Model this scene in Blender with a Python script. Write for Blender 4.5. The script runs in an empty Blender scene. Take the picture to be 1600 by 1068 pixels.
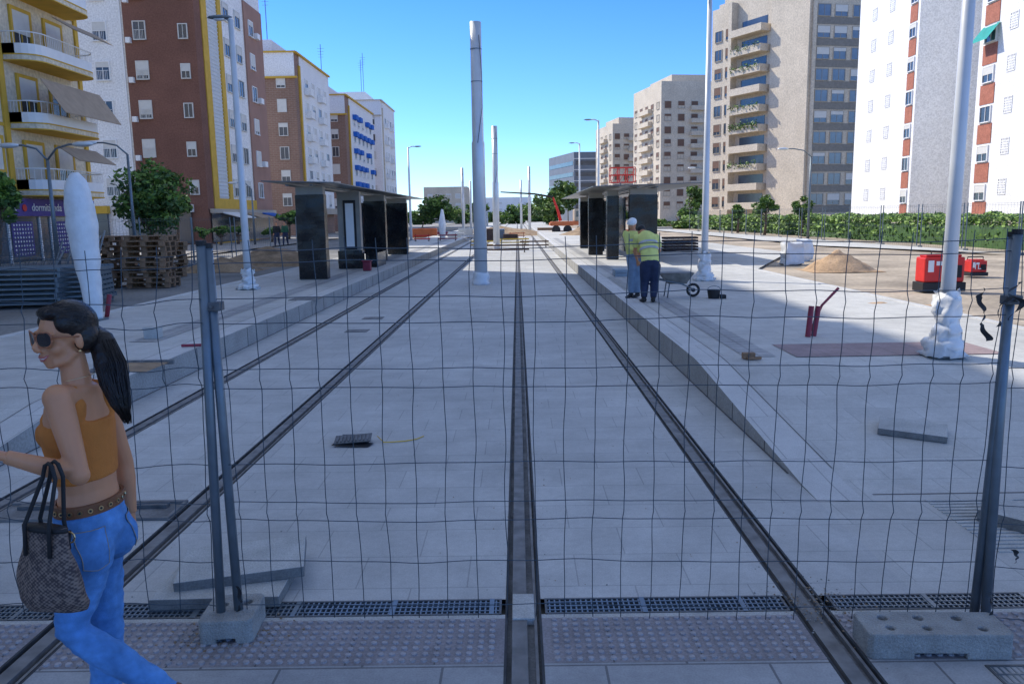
import bpy, math, random
from mathutils import Vector, Matrix, noise
from mathutils.bvhtree import BVHTree
random.seed(7)
V=Vector; R=math.radians
col=bpy.context.scene.collection
# ---------------------------------------------------------------- camera
F=1240.0; H=1.96
camR=Matrix.Rotation(.0091,3,'Z')@Matrix.Rotation(R(81.02),3,'X')@Matrix.Rotation(-.017,3,'Z')
cd=bpy.data.cameras.new('camera'); cam=bpy.data.objects.new('camera',cd); col.objects.link(cam)
cam.matrix_world=Matrix.Translation((0,0,H))@camR.to_4x4()
cd.sensor_width=36; cd.lens=F/1600*36; cd.clip_end=5000; cd.clip_start=.05
bpy.context.scene.camera=cam
def ray(px,py): return camR@V(((px-800)/F,-(py-534)/F,-1))
def G(px,py,z=0):
    d=ray(px,py); t=(z-H)/d.z; return V((d.x*t,d.y*t,z))
def P(px,py,Y):
    d=ray(px,py); t=Y/d.y; return V((d.x*t,Y,H+d.z*t))
PH=.30
def zr(Y): return PH*min(1,max(0,(Y-5.4)/3.6))
def zl(Y): return PH*min(1,max(0,(Y-5.2)/2.2))
def GR(px,py,f=zr):
    z=.1
    for _ in range(12): z=.5*z+.5*f(G(px,py,z).y)
    return G(px,py,z)
# ---------------------------------------------------------------- light
sc=bpy.context.scene
sc.view_settings.view_transform='Standard'; sc.view_settings.look='None'; sc.view_settings.exposure=0
el=R(42); az=math.atan2(-.83,.55)
tosun=V((math.sin(az)*math.cos(el),math.cos(az)*math.cos(el),math.sin(el)))
w=bpy.data.worlds.new('World'); sc.world=w; w.use_nodes=True
nt=w.node_tree; bg=nt.nodes['Background']; sky=nt.nodes.new('ShaderNodeTexSky')
sky.sky_type='NISHITA'; sky.sun_disc=False; sky.sun_elevation=el; sky.sun_rotation=az
sky.air_density=1.0; sky.dust_density=.1; sky.ozone_density=2.0; sky.altitude=0
tcw=nt.nodes.new('ShaderNodeTexCoord'); spw=nt.nodes.new('ShaderNodeSeparateXYZ'); nt.links.new(tcw.outputs['Generated'],spw.inputs[0])
rmp=nt.nodes.new('ShaderNodeValToRGB'); nt.links.new(spw.outputs[2],rmp.inputs[0]); cr=rmp.color_ramp
cr.elements[0].position=0; cr.elements[0].color=(.34,.46,.68,1); cr.elements[1].position=.7; cr.elements[1].color=(1,.76,.60,1)
for p_,c_ in ((.10,(.22,.385,.70,1)),(.33,(.10,.28,.68,1)),(.46,(.4,.45,.6,1))):
    e_=cr.elements.new(p_); e_.color=c_
vmw=nt.nodes.new('ShaderNodeVectorMath'); vmw.operation='MULTIPLY'; nt.links.new(sky.outputs[0],vmw.inputs[0]); nt.links.new(rmp.outputs[0],vmw.inputs[1])
vm2=nt.nodes.new('ShaderNodeVectorMath'); vm2.operation='SCALE'; vm2.inputs['Scale'].default_value=2.5; nt.links.new(vmw.outputs[0],vm2.inputs[0])
nt.links.new(vm2.outputs[0],bg.inputs[0]); bg.inputs[1].default_value=.15
sl=bpy.data.lights.new('sun','SUN'); sl.energy=5.0; sl.angle=R(.5); sl.color=(1,.94,.84)
so=bpy.data.objects.new('sun',sl); col.objects.link(so); so.rotation_euler=tosun.to_track_quat('Z','Y').to_euler(); so.location=(-40,30,60)
# ---------------------------------------------------------------- materials
MC={}
def mat(name,c,rough=.75,metal=0,var=.15,scale=3.,bump=0,bscale=60,spec=.4,fine=0):
    if name in MC: return MC[name]
    m=bpy.data.materials.new(name); m.use_nodes=True; n=m.node_tree; b=n.nodes['Principled BSDF']
    b.inputs['Roughness'].default_value=rough; b.inputs['Metallic'].default_value=metal
    b.inputs['Specular IOR Level'].default_value=spec
    tc=n.nodes.new('ShaderNodeTexCoord'); no=n.nodes.new('ShaderNodeTexNoise'); no.inputs['Scale'].default_value=scale; no.inputs['Detail'].default_value=6
    n.links.new(tc.outputs['Object'],no.inputs['Vector'])
    mx=n.nodes.new('ShaderNodeMix'); mx.data_type='RGBA'
    mx.inputs['A'].default_value=[max(0,x*(1-var)) for x in c]+[1]; mx.inputs['B'].default_value=[min(1,x*(1+var)) for x in c]+[1]
    mr=n.nodes.new('ShaderNodeMapRange'); mr.inputs[1].default_value=.3; mr.inputs[2].default_value=.7
    n.links.new(no.outputs[0],mr.inputs[0]); n.links.new(mr.outputs[0],mx.inputs['Factor'])
    out=mx.outputs['Result']
    if fine:
        n2=n.nodes.new('ShaderNodeTexNoise'); n2.inputs['Scale'].default_value=fine; n2.inputs['Detail'].default_value=3
        n.links.new(tc.outputs['Object'],n2.inputs['Vector'])
        m3=n.nodes.new('ShaderNodeMapRange'); m3.inputs[1].default_value=.3; m3.inputs[2].default_value=.7; m3.inputs[3].default_value=.8; m3.inputs[4].default_value=1.15
        n.links.new(n2.outputs[0],m3.inputs[0])
        vm=n.nodes.new('ShaderNodeVectorMath'); vm.operation='SCALE'; n.links.new(out,vm.inputs[0]); n.links.new(m3.outputs[0],vm.inputs['Scale']); out=vm.outputs[0]
    n.links.new(out,b.inputs['Base Color'])
    if bump:
        nb=n.nodes.new('ShaderNodeTexNoise'); nb.inputs['Scale'].default_value=bscale; nb.inputs['Detail'].default_value=4
        n.links.new(tc.outputs['Object'],nb.inputs['Vector'])
        bp=n.nodes.new('ShaderNodeBump'); bp.inputs['Strength'].default_value=bump; bp.inputs['Distance'].default_value=.02
        n.links.new(nb.outputs[0],bp.inputs['Height']); n.links.new(bp.outputs[0],b.inputs['Normal'])
    MC[name]=m; return m
def brickmat(name,c,bw,bh,mortar=.008,mc=None,rough=.8,var=.04,rot=0,axis='XY',off=.5,stain=.25,bump=.3):
    if name in MC: return MC[name]
    m=bpy.data.materials.new(name); m.use_nodes=True; n=m.node_tree; b=n.nodes['Principled BSDF']
    b.inputs['Roughness'].default_value=rough; b.inputs['Specular IOR Level'].default_value=.3
    tc=n.nodes.new('ShaderNodeTexCoord'); src=tc.outputs['Object']
    if axis!='XY':
        sp=n.nodes.new('ShaderNodeSeparateXYZ'); cb=n.nodes.new('ShaderNodeCombineXYZ'); n.links.new(src,sp.inputs[0])
        ad=n.nodes.new('ShaderNodeMath'); ad.operation='ADD'; n.links.new(sp.outputs[0],ad.inputs[0]); n.links.new(sp.outputs[1],ad.inputs[1]); n.links.new(ad.outputs[0],cb.inputs[0])
        n.links.new(sp.outputs[2],cb.inputs[1]); src=cb.outputs[0]
    mp=n.nodes.new('ShaderNodeMapping'); mp.inputs['Rotation'].default_value[2]=rot; n.links.new(src,mp.inputs[0])
    br=n.nodes.new('ShaderNodeTexBrick'); br.inputs['Scale'].default_value=1; br.inputs['Brick Width'].default_value=bw; br.inputs['Row Height'].default_value=bh
    br.inputs['Mortar Size'].default_value=mortar; br.inputs['Mortar Smooth'].default_value=.1; br.offset=off
    br.inputs['Color1'].default_value=[x*(1-var) for x in c]+[1]; br.inputs['Color2'].default_value=[x*(1+var) for x in c]+[1]
    mc=mc or [x*.55 for x in c]; br.inputs['Mortar'].default_value=list(mc)+[1]
    n.links.new(mp.outputs[0],br.inputs[0])
    out=br.outputs[0]
    for s,lo,hi in ((.35,1-stain,1+stain*.5),(3,1-stain*.7,1+stain*.3),(22,1-stain*.4,1+stain*.2),(110,.88,1.10)):
        no=n.nodes.new('ShaderNodeTexNoise'); no.inputs['Scale'].default_value=s; no.inputs['Detail'].default_value=6; n.links.new(tc.outputs['Object'],no.inputs[0])
        mr=n.nodes.new('ShaderNodeMapRange'); mr.inputs[1].default_value=.32; mr.inputs[2].default_value=.68; mr.inputs[3].default_value=lo; mr.inputs[4].default_value=hi
        n.links.new(no.outputs[0],mr.inputs[0]); vm=n.nodes.new('ShaderNodeVectorMath'); vm.operation='SCALE'
        n.links.new(out,vm.inputs[0]); n.links.new(mr.outputs[0],vm.inputs['Scale']); out=vm.outputs[0]
    n.links.new(out,b.inputs['Base Color'])
    bp=n.nodes.new('ShaderNodeBump'); bp.inputs['Strength'].default_value=bump; bp.inputs['Distance'].default_value=.01; bp.invert=True
    n.links.new(br.outputs['Fac'],bp.inputs['Height']); n.links.new(bp.outputs[0],b.inputs['Normal'])
    MC[name]=m; return m
M_pave=brickmat('pale_pavers',(.53,.53,.515),.60,.40,.004,(.38,.38,.375),stain=.17,bump=.12)
M_side=brickmat('pale_side_pavers',(.56,.555,.53),.6,.4,.004,(.42,.42,.40),stain=.17,bump=.12)
M_front=brickmat('front_slabs',(.40,.405,.41),.72,.36,.006,(.20,.20,.205),stain=.22)
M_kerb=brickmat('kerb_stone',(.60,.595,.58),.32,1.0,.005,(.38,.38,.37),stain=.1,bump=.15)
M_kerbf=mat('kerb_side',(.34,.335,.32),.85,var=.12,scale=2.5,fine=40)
M_red=brickmat('reddish_tiles',(.36,.27,.27),.4,.4,.006,(.24,.2,.2),off=0,stain=.25)
M_tact=mat('tactile_tile',(.275,.255,.265),.8,var=.2,scale=5,fine=80)
M_dome=mat('tactile_dome_lit',(.355,.335,.345),.75,var=.2,scale=6,fine=90)  # paler than the tile: relief shading of the domes put into their colour
M_joint=mat('tile_joint_grout',(.12,.115,.115),.9)
M_conc=mat('concrete',(.48,.48,.46),.9,var=.16,scale=6,bump=.35,bscale=70,fine=120)
M_slab=mat('slab_concrete',(.46,.46,.44),.9,var=.14,scale=6,bump=.35,bscale=70,fine=120)
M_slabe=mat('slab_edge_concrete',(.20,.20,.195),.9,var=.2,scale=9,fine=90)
M_concd=mat('block_concrete',(.33,.33,.315),.9,var=.2,scale=9,bump=.6,bscale=90,fine=150)
M_steel=mat('rail_steel',(.20,.195,.19),.7,.05,var=.3,scale=9,spec=.25)
M_rub=mat('rail_rubber',(.05,.052,.055),.85,var=.4,scale=12)
M_chan=mat('rail_channel',(.19,.19,.19),.85,var=.35,scale=6,fine=70)
M_pit=mat('dark_pit',(.02,.02,.022),.9)
M_galv=mat('galvanised',(.17,.205,.235),.42,.5,var=.12,scale=12)
M_wire=mat('wire',(.06,.085,.11),.5,.45,var=.1)
M_grate=mat('grate_iron',(.14,.145,.15),.6,.5,var=.25,scale=15)
M_polew=mat('pole_grey',(.66,.68,.70),.35,.25,var=.06,scale=3)
M_polel=mat('lamp_pole_paint',(.64,.66,.68),.4,.1,var=.06)
M_wrap=mat('white_plastic',(.74,.75,.76),.35,var=.08,scale=6,bump=.5,bscale=14)
M_blk=mat('black_plastic',(.009,.010,.013),.22,var=.2,scale=5,bump=.15,bscale=6,spec=.4)
M_glass=mat('window_glass',(.05,.065,.085),.12,var=.5,scale=.4,spec=.8)
M_glassl=mat('light_glass',(.16,.2,.24),.15,var=.4,scale=.4,spec=.8)
M_white=mat('white_render',(.80,.80,.79),.85,var=.04,scale=.4,fine=8)
M_whites=mat('white_paint',(.8,.8,.79),.6,var=.04)
M_cream=mat('cream_render',(.68,.60,.46),.85,var=.08,scale=.5,fine=6)
M_yel=mat('ochre_trim',(.60,.37,.05),.8,var=.1,scale=2)
M_brown=mat('brown_render',(.20,.095,.068),.9,var=.12,scale=.6,fine=9)
M_brick=brickmat('brick_wall',(.28,.165,.12),.6,.2,.02,(.34,.26,.21),axis='SZ',stain=.15,bump=.1)
M_pink=mat('salmon_render',(.34,.20,.155),.9,var=.1,scale=.7)
M_redb=mat('red_brick_panel',(.40,.15,.10),.9,var=.12,scale=2,fine=10)
M_beige=mat('beige_concrete',(.60,.52,.41),.85,var=.1,scale=.3,fine=5)
M_beiged=mat('dark_beige',(.40,.36,.30),.85,var=.1,scale=.4)
M_greyb=mat('grey_cladding',(.17,.19,.22),.6,var=.1,scale=.4)
M_shut=mat('shutter_slats',(.62,.61,.57),.7,var=.06)
M_shutb=mat('brown_shutter',(.16,.09,.06),.7,var=.15)
M_vent=mat('vent_recess',(.36,.36,.37),.8,var=.1)
M_blue=mat('blue_awning',(.02,.13,.5),.8,var=.1)
M_awn=mat('tan_awning',(.40,.30,.21),.85,var=.1)
M_teal=mat('teal_awning',(.02,.3,.27),.8)
M_asph=mat('dusty_asphalt',(.23,.225,.215),.95,var=.3,scale=.35,bump=.4,bscale=25,fine=14)
M_dirt=mat('dirt_ground',(.40,.335,.26),.95,var=.38,scale=.45,bump=.5,bscale=12,fine=9)
M_ground=mat('outer_ground',(.28,.26,.23),.95,var=.3,scale=.1,fine=2)
M_sand=mat('sand_heap',(.46,.31,.19),.95,var=.25,scale=3,bump=.8,bscale=12,fine=25)
M_earth=mat('earth_heap',(.31,.22,.14),.95,var=.35,scale=2,bump=.9,bscale=9,fine=18)
M_wood=mat('pallet_wood',(.28,.17,.10),.85,var=.3,scale=5,fine=40)
M_bark=mat('bark',(.14,.10,.07),.9,var=.3,scale=8)
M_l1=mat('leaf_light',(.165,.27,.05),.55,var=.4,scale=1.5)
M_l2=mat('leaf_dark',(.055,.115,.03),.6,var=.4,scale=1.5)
M_redp=mat('red_paint',(.62,.03,.025),.45,var=.12,scale=4)
M_mar=mat('maroon_pipe',(.24,.03,.055),.5,var=.15)
M_black=mat('black_matte',(.02,.02,.022),.6,var=.2)
M_yelp=mat('yellow_paint',(.70,.45,.06),.5,var=.1)
M_org=mat('orange_paint',(.55,.15,.05),.5,var=.1)
M_purple=mat('shop_purple',(.06,.035,.24),.5,var=.1)
M_roofs=mat('shelter_roof',(.13,.14,.15),.35,.3,var=.1)
M_panel=mat('shelter_panel',(.30,.28,.25),.45,.2,var=.1)
M_dform=mat('dark_formwork',(.09,.06,.05),.8,var=.3)
# ---------------------------------------------------------------- mesh helper
class MB:
    def __init__(s): s.v=[]; s.f=[]; s.m=[]
    def poly(s,pts,m=0):
        i=len(s.v); s.v+= [tuple(p) for p in pts]; s.f.append(tuple(range(i,i+len(pts)))); s.m.append(m)
    def hexa(s,c,m=0):
        i=len(s.v); s.v+=[tuple(p) for p in c]
        for q in ((3,2,1,0),(4,5,6,7),(0,1,5,4),(1,2,6,5),(2,3,7,6),(3,0,4,7)): s.f.append(tuple(i+k for k in q)); s.m.append(m)
    def box(s,x0,x1,y0,y1,z0,z1,m=0):
        s.hexa([(x0,y0,z0),(x1,y0,z0),(x1,y1,z0),(x0,y1,z0),(x0,y0,z1),(x1,y0,z1),(x1,y1,z1),(x0,y1,z1)],m)
    def fbox(s,p0,p1,s0,s1,z0,z1,o0,o1,m=0):
        a=V((p0[0],p0[1],0)); d=V((p1[0]-p0[0],p1[1]-p0[1],0)); d.normalize(); n=V((d.y,-d.x,0))
        q=lambda t,o,z:a+d*t+n*o+V((0,0,z))
        s.hexa([q(s0,o1,z0),q(s1,o1,z0),q(s1,o0,z0),q(s0,o0,z0),q(s0,o1,z1),q(s1,o1,z1),q(s1,o0,z1),q(s0,o0,z1)],m)
    def prism(s,poly,z0,z1,m=0):
        n=len(poly); i=len(s.v); s.v+=[(p[0],p[1],z0) for p in poly]+[(p[0],p[1],z1) for p in poly]
        s.f.append(tuple(i+n-1-k for k in range(n))); s.m.append(m); s.f.append(tuple(i+n+k for k in range(n))); s.m.append(m)
        for k in range(n):
            a,b=i+k,i+(k+1)%n; s.f.append((a,b,b+n,a+n)); s.m.append(m)
    def tube(s,pts,r,seg=8,m=0,side=None,cap=True):
        pts=[V(p) for p in pts]; n=len(pts); i0=len(s.v)
        if not isinstance(r,(list,tuple)): r=[r]*n
        prev=None
        for k,p in enumerate(pts):
            t=(pts[min(k+1,n-1)]-pts[max(k-1,0)])
            t=t.normalized() if t.length>1e-9 else V((0,0,1))
            if side is not None: u=V(side)-t*V(side).dot(t)
            elif prev is None:
                ref=V((1,0,0)) if abs(t.x)<.8 else V((0,1,0)); u=ref-t*ref.dot(t)
            else: u=prev-t*prev.dot(t)
            if u.length<1e-6: u=t.orthogonal()
            u.normalize(); prev=u; vv=t.cross(u)
            rr=r[k] if isinstance(r[k],(list,tuple)) else (r[k],r[k])
            for j in range(seg):
                a=2*math.pi*j/seg; s.v.append(tuple(p+u*math.cos(a)*rr[0]+vv*math.sin(a)*rr[1]))
        for k in range(n-1):
            for j in range(seg):
                a=i0+k*seg+j; b=i0+k*seg+(j+1)%seg; s.f.append((a,b,b+seg,a+seg)); s.m.append(m)
        if cap:
            s.f.append(tuple(i0+seg-1-j for j in range(seg))); s.m.append(m)
            s.f.append(tuple(i0+(n-1)*seg+j for j in range(seg))); s.m.append(m)
    def ell(s,c,r,rot=None,seg=14,rings=9,m=0):
        c=V(c); r=V(r) if not isinstance(r,(int,float)) else V((r,r,r)); i0=len(s.v); rot=rot or Matrix.Identity(3)
        s.v.append(tuple(c+rot@V((0,0,-r.z))))
        for k in range(1,rings):
            ph=-math.pi/2+math.pi*k/rings
            for j in range(seg):
                a=2*math.pi*j/seg; s.v.append(tuple(c+rot@V((r.x*math.cos(ph)*math.cos(a),r.y*math.cos(ph)*math.sin(a),r.z*math.sin(ph)))))
        s.v.append(tuple(c+rot@V((0,0,r.z)))); top=len(s.v)-1
        for j in range(seg):
            j2=(j+1)%seg; s.f.append((i0,i0+1+j2,i0+1+j)); s.m.append(m)
            for k in range(rings-2):
                a=i0+1+k*seg+j; b=i0+1+k*seg+j2; s.f.append((a,b,b+seg,a+seg)); s.m.append(m)
            s.f.append((i0+1+(rings-2)*seg+j,i0+1+(rings-2)*seg+j2,top)); s.m.append(m)
    def add(s,o,off=0):
        i=len(s.v); s.v+=o.v; s.f+=[tuple(i+k for k in f) for f in o.f]; s.m+=[x+off for x in o.m]
    def xf(s,mt): s.v=[tuple(mt@V(p)) for p in s.v]; return s
    def jit(s,j,sc=3):
        o=[]
        for p in s.v:
            q=V(p); nv=noise.noise_vector(q*sc); o.append(tuple(q+nv*j))
        s.v=o; return s
    def mesh(s,name,mats,smooth=False):
        me=bpy.data.meshes.new(name); me.from_pydata(s.v,[],s.f)
        if not isinstance(mats,(list,tuple)): mats=[mats]
        for m in mats: me.materials.append(m)
        if len(mats)>1: me.polygons.foreach_set('material_index',s.m)
        if smooth: me.polygons.foreach_set('use_smooth',[True]*len(me.polygons))
        me.update(); return me
    def build(s,name,mats,parent=None,smooth=False,bevel=0,local=False):
        me=s.mesh(name,mats,smooth); o=bpy.data.objects.new(name,me); col.objects.link(o)
        if parent:
            o.parent=parent
            if not local: o.matrix_parent_inverse=Matrix.Translation(-V(parent.location)) if parent.parent is None else Matrix.Identity(4)
        if bevel:
            b=o.modifiers.new('bevel','BEVEL'); b.width=bevel; b.segments=2; b.limit_method='ANGLE'
        return o
def tag(o,label,cat,group=None,kind=None):
    o['label']=label; o['category']=cat
    if group: o['group']=group
    if kind: o['kind']=kind
    return o
def struct(o): o['kind']='structure'; return o
def emp(name,loc,label,cat,group=None,rz=0):
    o=bpy.data.objects.new(name,None); col.objects.link(o); o.location=loc; o.rotation_euler[2]=rz; o.empty_display_size=.1
    return tag(o,label,cat,group)
def sub(mb,name,mats,parent,**k):
    o=mb.build(name,mats,None,**k); o.parent=parent; return o
def dup(root,loc,rz=0,label=None,z=None):
    r=root.copy(); col.objects.link(r); r.location=loc; r.rotation_euler[2]=rz
    if label: r['label']=label
    for ch in list(root.children):
        c=ch.copy(); col.objects.link(c); c.parent=r
        for g in ch.children:
            d=g.copy(); col.objects.link(d); d.parent=c
    return r
def subbox(x0,x1,y0,y1,z0,z1,n=6,j=.02,sc=4,m=0):
    mb=MB()
    def grid(o,a,b,na,nb):
        i=len(mb.v)
        for p in range(na+1):
            for q in range(nb+1): mb.v.append(tuple(o+a*p/na+b*q/nb))
        for p in range(na):
            for q in range(nb):
                k=i+p*(nb+1)+q; mb.f.append((k,k+nb+1,k+nb+2,k+1)); mb.m.append(m)
    X=V((x1-x0,0,0)); Y=V((0,y1-y0,0)); Z=V((0,0,z1-z0)); o=V((x0,y0,z0))
    grid(o,X,Z,n,n*2); grid(o+Y,Z,X,n*2,n); grid(o,Z,Y,n*2,n); grid(o+X,Y,Z,n,n*2); grid(o+Z,X,Y,n,n); grid(o,Y,X,n,n)
    return mb.jit(j,sc)
def text_mesh(txt,size,name,m,loc,rot,parent=None,ext=.01):
    c=bpy.data.curves.new(name,'FONT'); c.body=txt; c.size=size; c.extrude=ext; c.align_x='CENTER'; c.align_y='CENTER'
    t=bpy.data.objects.new('tmp',c); col.objects.link(t); dg=bpy.context.evaluated_depsgraph_get(); dg.update()
    me=bpy.data.meshes.new_from_object(t.evaluated_get(dg)); bpy.data.objects.remove(t)
    me.materials.clear(); me.materials.append(m); o=bpy.data.objects.new(name,me); col.objects.link(o)
    o.rotation_euler=rot; o.location=loc
    if parent: o.parent=parent; o.location=V(loc)-V(parent.location)
    return o
# ---------------------------------------------------------------- setting: ground
g=MB(); g.poly([(-2500,-200,-.06),(2500,-200,-.06),(2500,4000,-.06),(-2500,4000,-.06)]); struct(g.build('ground',M_ground))
XL,XR=-4.3,2.03; XO=6.95
rails=[-3.70,-2.265,0.0,1.435]; HW=.09
b=MB(); xs=[XL]+[v for r in rails for v in (r-HW,r+HW)]+[XR]
for k in range(0,len(xs),2): b.poly([(xs[k],3.86,0),(xs[k+1],3.86,0),(xs[k+1],400,0),(xs[k],400,0)])
struct(b.build('track_bed',M_pave))
b=MB()
for r in rails: b.poly([(r-HW,-3,-.035),(r+HW,-3,-.035),(r+HW,400,-.035),(r-HW,400,-.035)])
struct(b.build('rail_channel',M_chan))
YG0,YG1=3.70,3.86
YT0,YT1=3.26,3.66
def strips(y0,y1,z,xa,xb,name,m):
    b=MB(); xx=[xa]+[v for r in rails for v in (r-HW,r+HW)]+[xb]
    for k in range(0,len(xx),2): b.poly([(xx[k],y0,z),(xx[k+1],y0,z),(xx[k+1],y1,z),(xx[k],y1,z)])
    return struct(b.build(name,m))
strips(-6,YT0,0,-16,14,'pavement',M_front)
strips(YT1,YG0,0,-16,14,'pavement_edge',M_conc)
strips(YT0,YT1,.001,-16,14,'tactile_paving',M_tact)
d=MB()
def dome(mb,x,y,z,r,h,n=8):
    i=len(mb.v)
    for rr,hh in ((r,0),(r*.8,h)):
        for k in range(n): a=2*math.pi*k/n; mb.v.append((x+rr*math.cos(a),y+rr*math.sin(a),z+hh))
    mb.f.append(tuple(i+n+k for k in range(n))); mb.m.append(0)
    for k in range(n):
        k2=(k+1)%n; mb.f.append((i+k,i+k2,i+n+k2,i+n+k)); mb.m.append(0)
y=YT0+.03
while y<YT1-.02:
    x=-3.4
    while x<3.7:
        if all(abs(x-r)>HW+.02 for r in rails): dome(d,x+random.uniform(-.001,.001),y,.001,.0165,.008)
        x+=.05
    y+=.05
struct(d.build('paving_dome',M_dome))
jm=MB(); x=-3.6
while x<5:
    if all(abs(x-r)>HW+.02 for r in rails): jm.box(x-.003,x+.003,YT0,YT1,-.01,.0024)
    x+=.4
struct(jm.build('tile_joint',M_joint))
YS=[5.2+.3*k for k in range(14)]+[12,400]
def platform(xa,xb,f,name,m):
    b=MB()
    for a,c in zip(YS,YS[1:]): b.poly([(xa,a,f(a)),(xb,a,f(a)),(xb,c,f(c)),(xa,c,f(c))])
    return struct(b.build(name,m))
platform(XR+.32,XO,zr,'pavement',M_side)
platform(-7.7,XL-.32,zl,'pavement',M_side)
b=MB(); b.poly([(XR,3.86,0),(14,3.86,0),(14,5.2,0),(XR,5.2,0)]); struct(b.build('pavement',M_side))
b=MB(); b.poly([(-16,3.86,0),(XL,3.86,0),(XL,5.2,0),(-16,5.2,0)]); struct(b.build('pavement',M_side))
def kerb(xa,xb,face,f):
    b=MB(); c_=MB(); j=MB(); sg=1 if face>0 else -1
    for a,c in zip(YS,YS[1:]):
        b.poly([(xa,a,f(a)+.002),(xb,a,f(a)+.002),(xb,c,f(c)+.002),(xa,c,f(c)+.002)])
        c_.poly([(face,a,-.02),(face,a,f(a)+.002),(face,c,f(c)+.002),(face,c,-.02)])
        if a>5.6:
            j.poly([(face,a,.003),(face-sg*.016,a,.003),(face-sg*.016,c,.003),(face,c,.003)])
            xk=face+sg*.325; j.poly([(xk-.004,a,f(a)+.005),(xk+.004,a,f(a)+.005),(xk+.004,c,f(c)+.005),(xk-.004,c,f(c)+.005)])
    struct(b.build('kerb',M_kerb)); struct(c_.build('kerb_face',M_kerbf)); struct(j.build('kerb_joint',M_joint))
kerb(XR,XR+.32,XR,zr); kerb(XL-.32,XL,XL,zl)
b=MB()
for face,f,sg in ((XR,zr,-1),(XL,zl,1)):
    y=6.4
    while y<40:
        b.box(face-.002+sg*.002,face+.002+sg*.002,y,y+.012,0,f(y)+.001); y+=1.0
struct(b.build('kerb_seam',M_joint))
b=MB(); b.box(XO,XO+.15,5.2,400,-.05,PH+.01); struct(b.build('kerb',M_kerb))
b=MB(); b.box(-7.85,-7.7,5.2,400,-.05,PH+.01); struct(b.build('kerb',M_kerb))
def relief(xa,xb,ya,yb,nx,ny,z,amp,name,m,sc=.25,pw=1.):
    b=MB()
    for i in range(nx+1):
        for j in range(ny+1):
            x=xa+(xb-xa)*i/nx; yy=ya+(yb-ya)*(j/ny)**pw; e=min(i,nx-i,2)/2
            b.v.append((x,yy,z+amp*e*(noise.noise(V((x*sc,yy*sc,3)))+.4*noise.noise(V((x*sc*4,yy*sc*4,1))))))
    for i in range(nx):
        for j in range(ny):
            k=i*(ny+1)+j; b.f.append((k,k+ny+1,k+ny+2,k+1)); b.m.append(0)
    return struct(b.build(name,m,smooth=True))
relief(XO+.15,40,5.2,300,70,160,.2,.05,'road',M_dirt,pw=1.8)
relief(-17,-7.85,5.2,300,30,160,.12,.02,'road',M_asph,pw=1.8)
b=MB(); b.poly([(-60,5.2,.2),(-17,5.2,.2),(-17,300,.2),(-60,300,.2)]); struct(b.build('pavement',brickmat('far_pavement',(.38,.36,.33),.4,.4,.01)))
b=MB(); b.box(40,90,10,300,-.05,.22); struct(b.build('pavement',M_ground))
b=MB(); b.poly([(7.2,24,.265),(11.5,34,.265),(10,90,.265),(7.2,90,.265)]); struct(b.build('path',M_side))
b=MB(); b.poly([(15,40,.27),(18.5,30,.27),(17,90,.27),(14.5,90,.27)]); struct(b.build('path',M_side))
z_=PH+.006
b=MB(); b.poly([(3.2,9.05,z_),(5.6,9.05,z_),(5.6,9.95,z_),(3.2,9.95,z_)]); struct(b.build('red_tile_paving',M_red))
ms=brickmat('stud_strip',(.44,.44,.44),.2,.2,.02,(.33,.33,.33),off=0)
b=MB(); b.poly([(2.62,9.1,z_),(2.98,9.1,z_),(2.98,60,z_),(2.62,60,z_)]); struct(b.build('tactile_paving',ms))
b=MB(); b.poly([(-5.5,11,z_),(-5.1,11,z_),(-5.1,60,z_),(-5.5,60,z_)]); struct(b.build('tactile_paving',ms))
b=MB()
for k in range(16): b.box(2.75,4.6,4.35+.055*k,4.375+.055*k,0,.007)
struct(b.build('ribbed_paving',M_conc))
b=MB(); b.box(2.45,4.8,5.31,5.33,-.01,.004); struct(b.build('pavement_joint',M_joint))
# ---------------------------------------------------------------- rails, drains
for i,r in enumerate(rails):
    lab=['leftmost groove rail set in pale paving beside the left platform','groove rail in pale paving left of the tall grey mast','middle groove rail running straight ahead right of the tall mast','rightmost groove rail next to the right platform kerb'][i]
    t=emp('tram_rail',(r,0,0),lab,'rail','embedded tram rails')
    b=MB(); b.box(r-.055,r+.018,-3,400,-.034,-.003); b.box(r+.052,r+.066,-3,400,-.034,-.005); b.build('rail_head',M_steel,t)
    b=MB(); b.box(r-.09,r-.078,-3,400,-.03,.001); b.box(r+.078,r+.09,-3,400,-.03,.001); b.build('rubber_seal',M_rub,t)
def grate(x0,x1,y0,y1,lab,z=0):
    t=emp('drain_grate',((x0+x1)/2,(y0+y1)/2,z),lab,'drain','drain grates')
    b=MB(); b.box(x0,x1,y0,y0+.012,z-.03,z+.004); b.box(x0,x1,y1-.012,y1,z-.03,z+.004)
    b.box(x0,x0+.012,y0,y1,z-.03,z+.0042); b.box(x1-.012,x1,y0,y1,z-.03,z+.0042); b.build('frame',M_grate,t)
    b=MB(); x=x0+.02
    while x<x1-.02: b.box(x,x+.008,y0,y1,z-.02,z+.002); x+=.027
    for k in range(1,4): yy=y0+(y1-y0)*k/4; b.box(x0,x1,yy-.004,yy+.004,z-.02,z+.0035)
    x=x0+.5
    while x<x1: b.box(x-.012,x+.012,y0,y1,z-.02,z+.005); x+=.5
    b.build('bars',M_galv,t)
    b=MB(); b.poly([(x0,y0,z-.028),(x1,y0,z-.028),(x1,y1,z-.028),(x0,y1,z-.028)]); b.build('channel_floor',M_pit,t)
grate(-2.16,-.11,YG0,YG1,'long slotted drain grate between the second rail and the middle rail')
grate(.11,1.33,YG0,YG1,'slotted drain grate between the middle rail and the right rail')
grate(1.56,2.9,YG0,YG1,'slotted drain grate right of the right rail, behind the holed block')
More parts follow.
